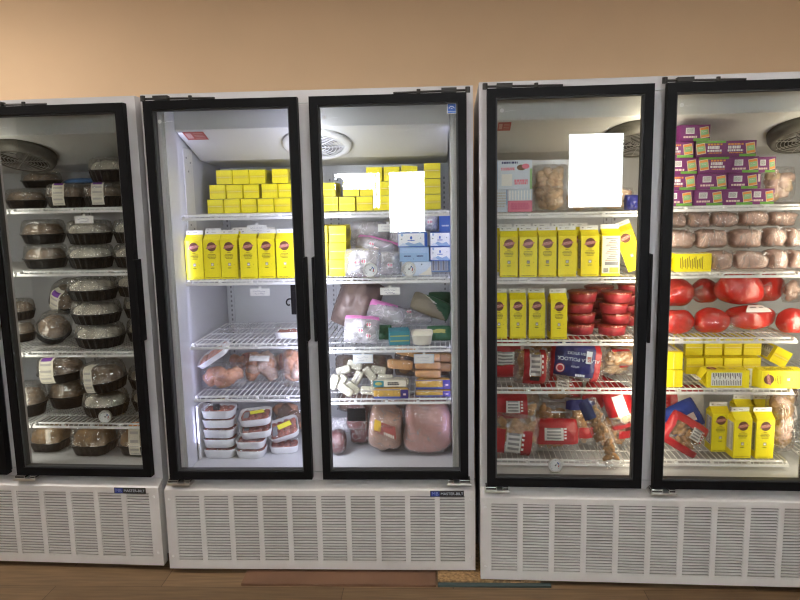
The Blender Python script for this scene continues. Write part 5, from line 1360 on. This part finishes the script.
# ================================================================== LEFT FREEZER
D = DECK['L']['r']
RC = [clamshell(.104, .050, .062, CAKEC, seed=1), clamshell(.104, .050, .060, CAKEC, seed=2), clamshell(.100, .050, .062, CAKEC, seed=3, sticker=(-105, -78, 'plain')),
      clamshell(.096, .046, .066, CAKEB, seed=4, sticker=(-100, -65, 'tall')), clamshell(.10, .05, .085, CAKEB, True, seed=5, sticker=(-120, -92, 'plain')),
      clamshell(.115, .048, .105, ROAST, False, 4, 6), clamshell(.118, .048, .108, ROAST, False, 4, 7, sticker=(-100, -70, 'red')), clamshell(.115, .045, .09, CAKEB, False, 0, 8, sticker=(-118, -78, 'tall')), clamshell(.10, .045, .075, CAKEB, False, 0, 9)]
GL_ = 'clear-lidded containers in the left freezer'
def cl(q, x, w, v, lab, rot=(), sc=(1, 1, 1), py=300): return put_px(RC[q], 'L', x, w, v, lab, GL_, rot, sc, py=py)
# top shelf
ol = cl(8, 14, D[0], .30, 'dark container at the left end of the top shelf', sc=(1, 1, .8), py=200)
cl(3, 55, D[0], .16, 'container with a long white sticker left of centre on the top shelf', py=200, sc=(.92, 1, .98))
o = cl(3, 92, D[0], .16, 'container with a long white sticker below the fluted one on the top shelf', rot=[('Z', 4)], py=200, sc=(.92, 1, .98))
cl(0, 101, o.top + .001, .17, 'fluted black container of cream cake, topmost at the right of the top shelf', py=175)
o = cl(8, 116, D[0], .30, 'dark container at the right back of the top shelf', py=200)
cl(8, 18, ol.top + .001, .27, 'dark container stacked on the left end of the top shelf', sc=(.95, .95, .72), py=180)
lidp = Proto('blue_plate', 'plate'); b = MB(); b.lathe([(.088, .0), (.090, .002), (.088, .010), (.060, .022), (.002, .026)], BLUELID, 36); lidp.part('dish', b.mesh('lid', 'weld'))
st_ = cl(8, 60, D[0], .40, 'dark container at the back of the top shelf under the blue plate', py=200)
put_px(lidp, 'L', 62, st_.top + .001, .42, 'blue plate lying upside down on a container at the back of the top shelf', None, py=172)
# second shelf
z = D[1]; o = cl(1, 79, z, .16, 'lower fluted container in the middle stack of the second shelf', py=255); cl(0, 78, o.top + .001, .165, 'upper fluted container in the middle stack of the second shelf', py=235)
o = cl(1, 126, z, .19, 'lower fluted container at the right end of the second shelf', py=255); cl(0, 125, o.top + .001, .195, 'upper fluted container at the right end of the second shelf', py=235)
o = cl(8, 33, z, .20, 'lower dim container at the left of the second shelf', py=255, sc=(1.05, 1, .95)); cl(8, 31, o.top + .001, .20, 'upper dim container at the left of the second shelf', py=235, sc=(1.05, 1, .95))
# third shelf
z = D[2]
for k, (q, x, nm) in enumerate([(0, 86.5, 'lowest, cream filling'), (0, 84.5, 'middle, cream filling'), (1, 83, 'topmost, darker filling')]):
    o = cl(q, x, z, .15 + .004 * k, 'fluted container in the middle stack of the third shelf, %s' % nm, sc=(1.12, 1.05, .98), py=320); z = o.top + .001
z = D[2]
for k, (q, x, nm) in enumerate([(2, 135, 'lowest, with a white sticker'), (1, 133, 'middle'), (1, 131, 'topmost')]):
    o = cl(q, x, z, .17 + .004 * k, 'fluted container in the right end stack of the third shelf, %s' % nm, py=320); z = o.top + .001
cl(8, 44, D[2], .22, 'dark container tilted on its edge at the left of the third shelf, lower one', [('X', 15), ('Y', 32)], (.78, .9, 1), 335)
cl(7, 45, D[2] + .125, .24, 'dark container with a purple and white sticker, tilted above the lower one', [('X', 30), ('Y', 24)], (.66, .8, 1), 310)
o = cl(8, 10, D[2], .30, 'lower dark container at the far left back of the third shelf', (), (.8, .8, .9), 340); cl(3, 8, o.top + .001, .30, 'upper container with a purple-topped sticker at far left of the third shelf', (), (.8, .8, .9), 310)
# fourth shelf
z = D[3]
o = cl(0, 95, z, .17, 'lower fluted container behind the thermometer on the fourth shelf', sc=(1.05, 1, 1.05), py=410); cl(4, 93, o.top + .001, .15, 'bulging container tilted on top, with a white sticker at its left', [('Y', -6), ('X', 4)], (1.08, 1, 1.0), 382)
o = cl(1, 139, z, .16, 'lower fluted container at the right end of the fourth shelf', sc=(1, 1, 1.05), py=410); cl(0, 138, o.top + .001, .165, 'upper fluted container at the right end of the fourth shelf', py=385)
o = cl(8, 58, z, .30, 'clear container at the left back of the fourth shelf, lower one', py=405, sc=(1, 1, 1.3)); cl(7, 48, o.top + .001, .17, 'large container with a tall purple-topped sticker at the left of the fourth shelf', [('Y', -4)], (1.0, 1, .95), 375)
cl(8, 22, z, .20, 'dark container at the far left of the fourth shelf', (), (.9, .9, 1.3), 405)
put_px(thermometer(.030, False), 'L', 104, D[3], .122, 'round dial thermometer at the front of the fourth shelf in the left freezer', 'thermometers in the freezers', [('Z', 8)], py=417)
# floor
cl(5, 84, FL, .12, 'large container of roast meat in the middle of the left freezer floor', (), (.86, .86, 1), 445)
cl(6, 132, FL, .13, 'large container with an orange-topped sticker at the right of the left freezer floor', (), (.86, .86, .98), 445)
cl(5, 40, FL, .16, 'large container at the left of the left freezer floor', (), (.78, .86, .92), 445)

# ================================================================== BOARDS ON THE FLOOR
b = MB(); p0_, p1_ = (.337, -.057), (.361, -.139)
def slab(name, label, x0, x1, y0, y1, z, m, cat='board'):
    r = root(name, label, cat); b = MB(); b.box(x0, x1, y0, y1, 0.0005, z, m); obj('board', b.mesh('board', bevel=.001), r); return r
slab('plywood_board', 'reddish plywood board on the floor along the middle freezer', .345, 1.178, -.150, .25, .012, mat('plywood', (.17, .088, .05), .6, var=.12, vscale=4))
slab('chipboard_offcut', 'flecked chipboard offcut on the floor in the gap before the right freezer', 1.186, 1.62, -.125, .20, .016, mat('chipboard', (.33, .20, .09), .8, var=.5, vscale=70))
slab('grey_strip', 'narrow dark green-grey strip on the floor in front of the chipboard', 1.186, 1.66, -.150, -.128, .010, mat('strip_slate', (.05, .075, .075), .6), 'strip')
